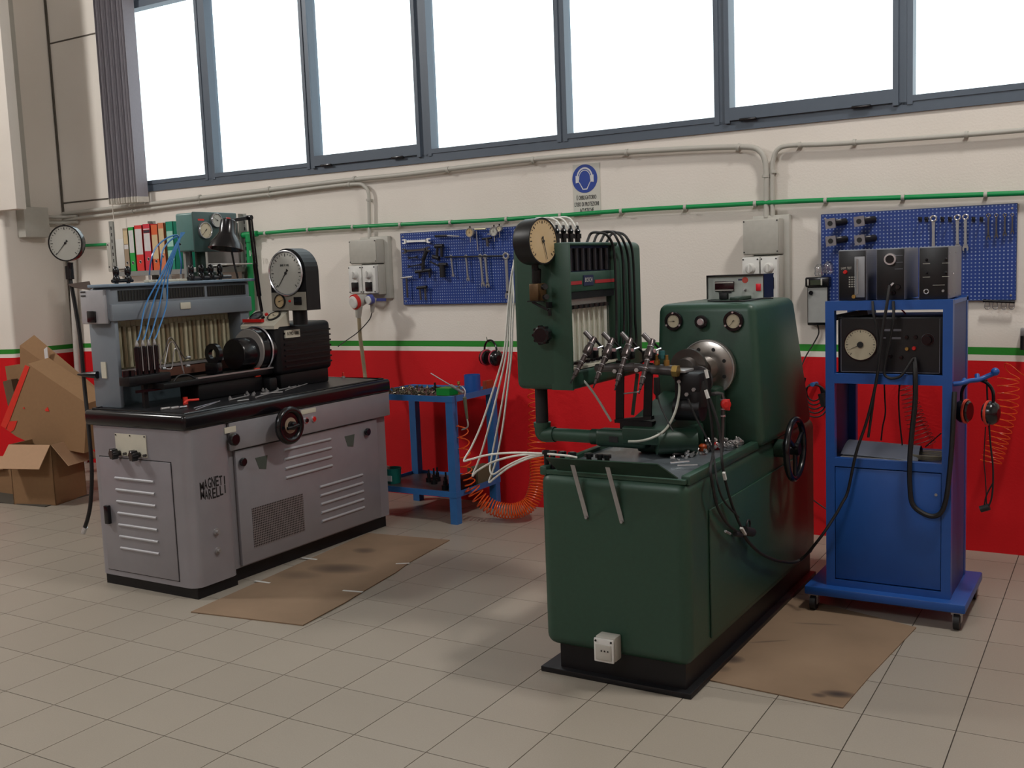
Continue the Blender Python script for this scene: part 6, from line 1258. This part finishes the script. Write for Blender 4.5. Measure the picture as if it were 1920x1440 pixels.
mk('flow_tube', B().cyl((c - .036, yf - .014, z0 + .03), (c - .036, yf - .014, z1 - .04), .004), STEEL, f); mk('red_knob', B().lathe((a + .030, yf - .004, z1 - .094), -Y, [(0, .009), (.012, .007)], 12), REDP, f)
text_mesh('LAMP. TEST', .014, (a + .034, yf - .0045, z1 - .082), X, Z, 'lettering', PVC, f, sx=.62, depth=.0004)
b = B()
for i in range(4):
    for j in range(5): b.box((a + .045 + i * .010, yf - .005, z0 + .058 + j * .010), (a + .051 + i * .010, yf - .004, z0 + .063 + j * .010))
mk('print_grid', b, PVC, f); mk('brass_knob', B().cyl((c - .05, yf - .02, z0 + .018), (c - .05, yf - .004, z0 + .018), .008), BRASS, f)
r, f, a, c, yf, z0, z1 = unit(1643, 1697, 'middle black instrument with chrome-rimmed round knob on the trolley', 1)
kq = ony(1670, 486, yf); mk('round_window', B().lathe((kq.x, yf - .004, kq.z), -Y, [(0, .026), (.014, .024), (.014, .018)], 28), CHROME, f); mk('knob', B().lathe((kq.x, yf - .01, kq.z), -Y, [(0, .018), (.012, .017)], 20), BLACK, f)
for i in range(3): mk('label_line', B().box((c - .04, yf - .005, z1 - .03 - .028 * i), (c - .008, yf - .004, z1 - .032 - .028 * i)), ALU, f)
for i, (x, z) in enumerate(((a + .05, z0 + .06), (a + .09, z0 + .055), (a + .07, z0 + .03))): mk('socket', B().lathe((x, yf - .004, z), -Y, [(0, .011), (.015, .009)], 12), BLACK, f)
mk('bright_plug', B().cyl(ony(1669, 537, yf - .02), ony(1675, 531, yf - .01), .005), CHROME, f)
r, f, a, c, yf, z0, z1 = unit(1723, 1779, 'rightmost instrument with black face and plain grey side on the trolley', 2)
for i, (x, z) in enumerate(((.030, .165), (.105, .165), (.030, .11), (.105, .11))): mk('toggle', B().lathe((a + x, yf - .004, z0 + z), -Y, [(0, .006), (.008, .004), (.018, .003)], 10), TOOLM, f); mk('label_line', B().box((a + x - .014, yf - .005, z0 + z - .018), (a + x + .014, yf - .004, z0 + z - .016)), PVC, f)
mk('jack_ring', B().ring((a + .030, yf - .006, z0 + .033), Y, .009, .0025, 18, 6), STEEL, f); mk('jack', B().cyl((c - .02, yf - .012, z0 + .035), (c - .02, yf - .004, z0 + .035), .005), STEEL, f); mk('label_line', B().box((a + .055, yf - .005, z0 + .058), (c - .014, yf - .004, z0 + .060)), PVC, f)
mk('side_latch', B().box((c, yf + .09, z0 + .10), (c + .003, yf + .115, z0 + .106)), CHROME, r)
for y, z in ((.02, .19), (.18, .19), (.02, .02), (.18, .02)): mk('screw', B().cyl((c, yf + y, z0 + z), (c + .002, yf + y, z0 + z), .004, seg=8), STEEL, r)
# big instrument in the middle bay
yf = TY0 + .045; a, c = TX0 + .055, TX1 - .055; z0, z1 = 1.066, 1.295
mi = thing('gauge_instrument', ((a + c) / 2, yf + .15, 1.045), 'wide black instrument with round pale dial in the trolley bay', 'instrument')
mk('case', B().box((TX0 + .042, yf + .004, 1.042), (TX1 - .042, TY1 - .02, z1 + .008), .004), BLACKM, mi)
f = mk('front_panel', B().box((a, yf, z0), (c, yf + .006, z1)), PAN, mi)
mk('panel_trim', B().box((a, yf - .002, z0), (c, yf, z0 + .0025)).box((a, yf - .002, z0), (a + .0025, yf, z1)).box((c - .0025, yf - .002, z0), (c, yf, z1)), ALU, f)
q = ony(1614, 646, yf); dial_parts(f, (q.x, yf - .010, q.z), -Y, Z, .070, .012, BLACK, DIAL, 205, lip=.06, name='dial_gauge', tail=.1); mk('dial_hub', B().cyl((q.x, yf - .016, q.z), (q.x, yf - .008, q.z), .013), INK, f)
q = ony(1740, 637, yf); mk('knob', B().lathe((q.x, yf, q.z), -Y, [(0, .026), (.006, .025), (.006, .018), (.024, .016)], 24), BLACK, f); mk('knob_skirt', B().ring((q.x, yf - .003, q.z), Y, .024, .002, 28, 6), ALU, f)
for (x0, y0, x1, y1) in ((1656, 617, 1690, 621), (1656, 632, 1661, 635), (1667, 632, 1689, 636)): p0_, p1_ = ony(x0, y0, yf), ony(x1, y1, yf); mk('engraved_label', B().box((p0_.x, yf - .001, p1_.z), (p1_.x, yf, p0_.z)), ALU, f)
for (x, y, m_) in ((1701, 654, BRASS), (1714, 653, REDP), (1670, 668, BLACK), (1690, 670, BLACK), (1712, 672, BLACK), (1700, 632, BLACK), (1717, 632, BLACK)): q = ony(x, y, yf); mk('indicator', B().lathe((q.x, yf, q.z), -Y, [(0, .009), (.012, .007)], 12), m_, f)
tag(mk('case_lid', B().obox(ony(1596, 590, TY0 + .2) + Vector((0, 0, .0)), (1, 0, .18), Y, (-.18, 0, 1), .09, .08, .012), BLACKM), 'black tilted flat lid above the wide instrument', 'case').name = 'tilted_lid'  # instrument lid, tilted above the wide instrument
def tc(pts, r_, label, m_=RUB, nm='cable', yy=TY0 - .02):
    return tag(mk(nm, B().tube([ony(x, y, yy + (z_[0] if z_ else 0)) for x, y, *z_ in pts], r_, 8), m_), label, 'cable')
tc([(1636, 565, .02), (1638, 590), (1645, 620), (1648, 670), (1645, 700), (1640, 730), (1635, 770), (1628, 820, .0)], .0055, 'black cable from the left instrument past the middle bay')
tc([(1675, 565, .02), (1675, 600), (1668, 640), (1660, 680), (1658, 700), (1665, 708), (1678, 709), (1692, 702), (1712, 672, .02)], .006, 'black cable looping in a U before the wide instrument')
tc([(1714, 672, .04), (1716, 700), (1716, 750), (1710, 810), (1706, 860), (1706, 910), (1711, 945), (1730, 962), (1750, 968), (1765, 960), (1774, 935), (1780, 890), (1785, 830), (1788, 770), (1790, 735, .02)], .0105, 'thick black hose hanging in a long loop over the trolley door')
for k_, ps in enumerate((((1658, 715), (1659, 745), (1660, 775), (1655, 800), (1652, 826)), ((1687, 718), (1685, 750), (1687, 790), (1692, 835)))):
    tag(mk('thin_cable', B().tube([ony(x, y, -1.10) for x, y in ps], .0035, 6), RUB), '%s thin black wire hanging in the open bay of the trolley' % ('left', 'right')[k_], 'cable')
tag(mk('red_wire', B().tube([ony(1690, 580, -1.0), ony(1698, 590, -1.0), ony(1692, 600, -1.0), ony(1685, 606, -1.0)], .0035, 6), TAPE), 'short red wire loop behind the top rail of the trolley', 'wire')
tag(mk('thin_cable', B().tube([ony(1765, 812, -.86), ony(1750, 825, -.86), ony(1735, 838, -.86)], .003, 6), RUB), 'thin wire at the right rear of the open bay', 'cable')
fo = thing('open_folder', (-1.05, -1.1, .681), 'open white folder of papers on the lower trolley shelf', 'papers')
p = [onz(1564, 853, .684), onz(1672, 864, .684), onz(1706, 846, .684), onz(1600, 838, .684)]
def quad_sheet(ps, nm, m_, par, t_=.003):
    b = B(); b.add(list(ps) + [v + Z * t_ for v in ps], [(3, 2, 1, 0), (4, 5, 6, 7), (0, 1, 5, 4), (1, 2, 6, 5), (2, 3, 7, 6), (3, 0, 4, 7)]); return mk(nm, b, m_, par)
mk('sheet', B().box((TX0 + .045, TY0 + .035, .682), (TX0 + .34, TY0 + .20, .686)), WHITE, fo)
b = B(); n_ = 8
vs = []; 
for i in range(n_ + 1):
    t_ = i / n_; y = TY0 + .075 + .24 * t_; z = .688 + .055 * math.sin(PI * min(1, t_ * .95 + .05)); vs += [(TX0 + .045 + .02 * t_, y, z), (TX0 + .37 - .02 * t_, y, z - .012)]
b.add(vs, [(2 * i, 2 * i + 1, 2 * i + 3, 2 * i + 2) for i in range(n_)], True); mk('cover', b, mat('folder_pale', (150, 156, 172), .5, 0, .04), fo)
b = B(); q = Vector((TX1 - .11, TY0 + .14, .69))
for k_ in range(4): b.tube([q + Vector(((.065 + .006 * k_) * math.cos(a_), (.05 + .005 * k_) * math.sin(a_), .006 * k_)) for a_ in [2 * PI * i / 24 for i in range(24)]], .003, 6, closed=True, smooth=0)
tag(mk('coiled_wire', b, mat('wire_beige', (150, 142, 120), .5)), 'coil of beige wire on the lower trolley shelf', 'wire')
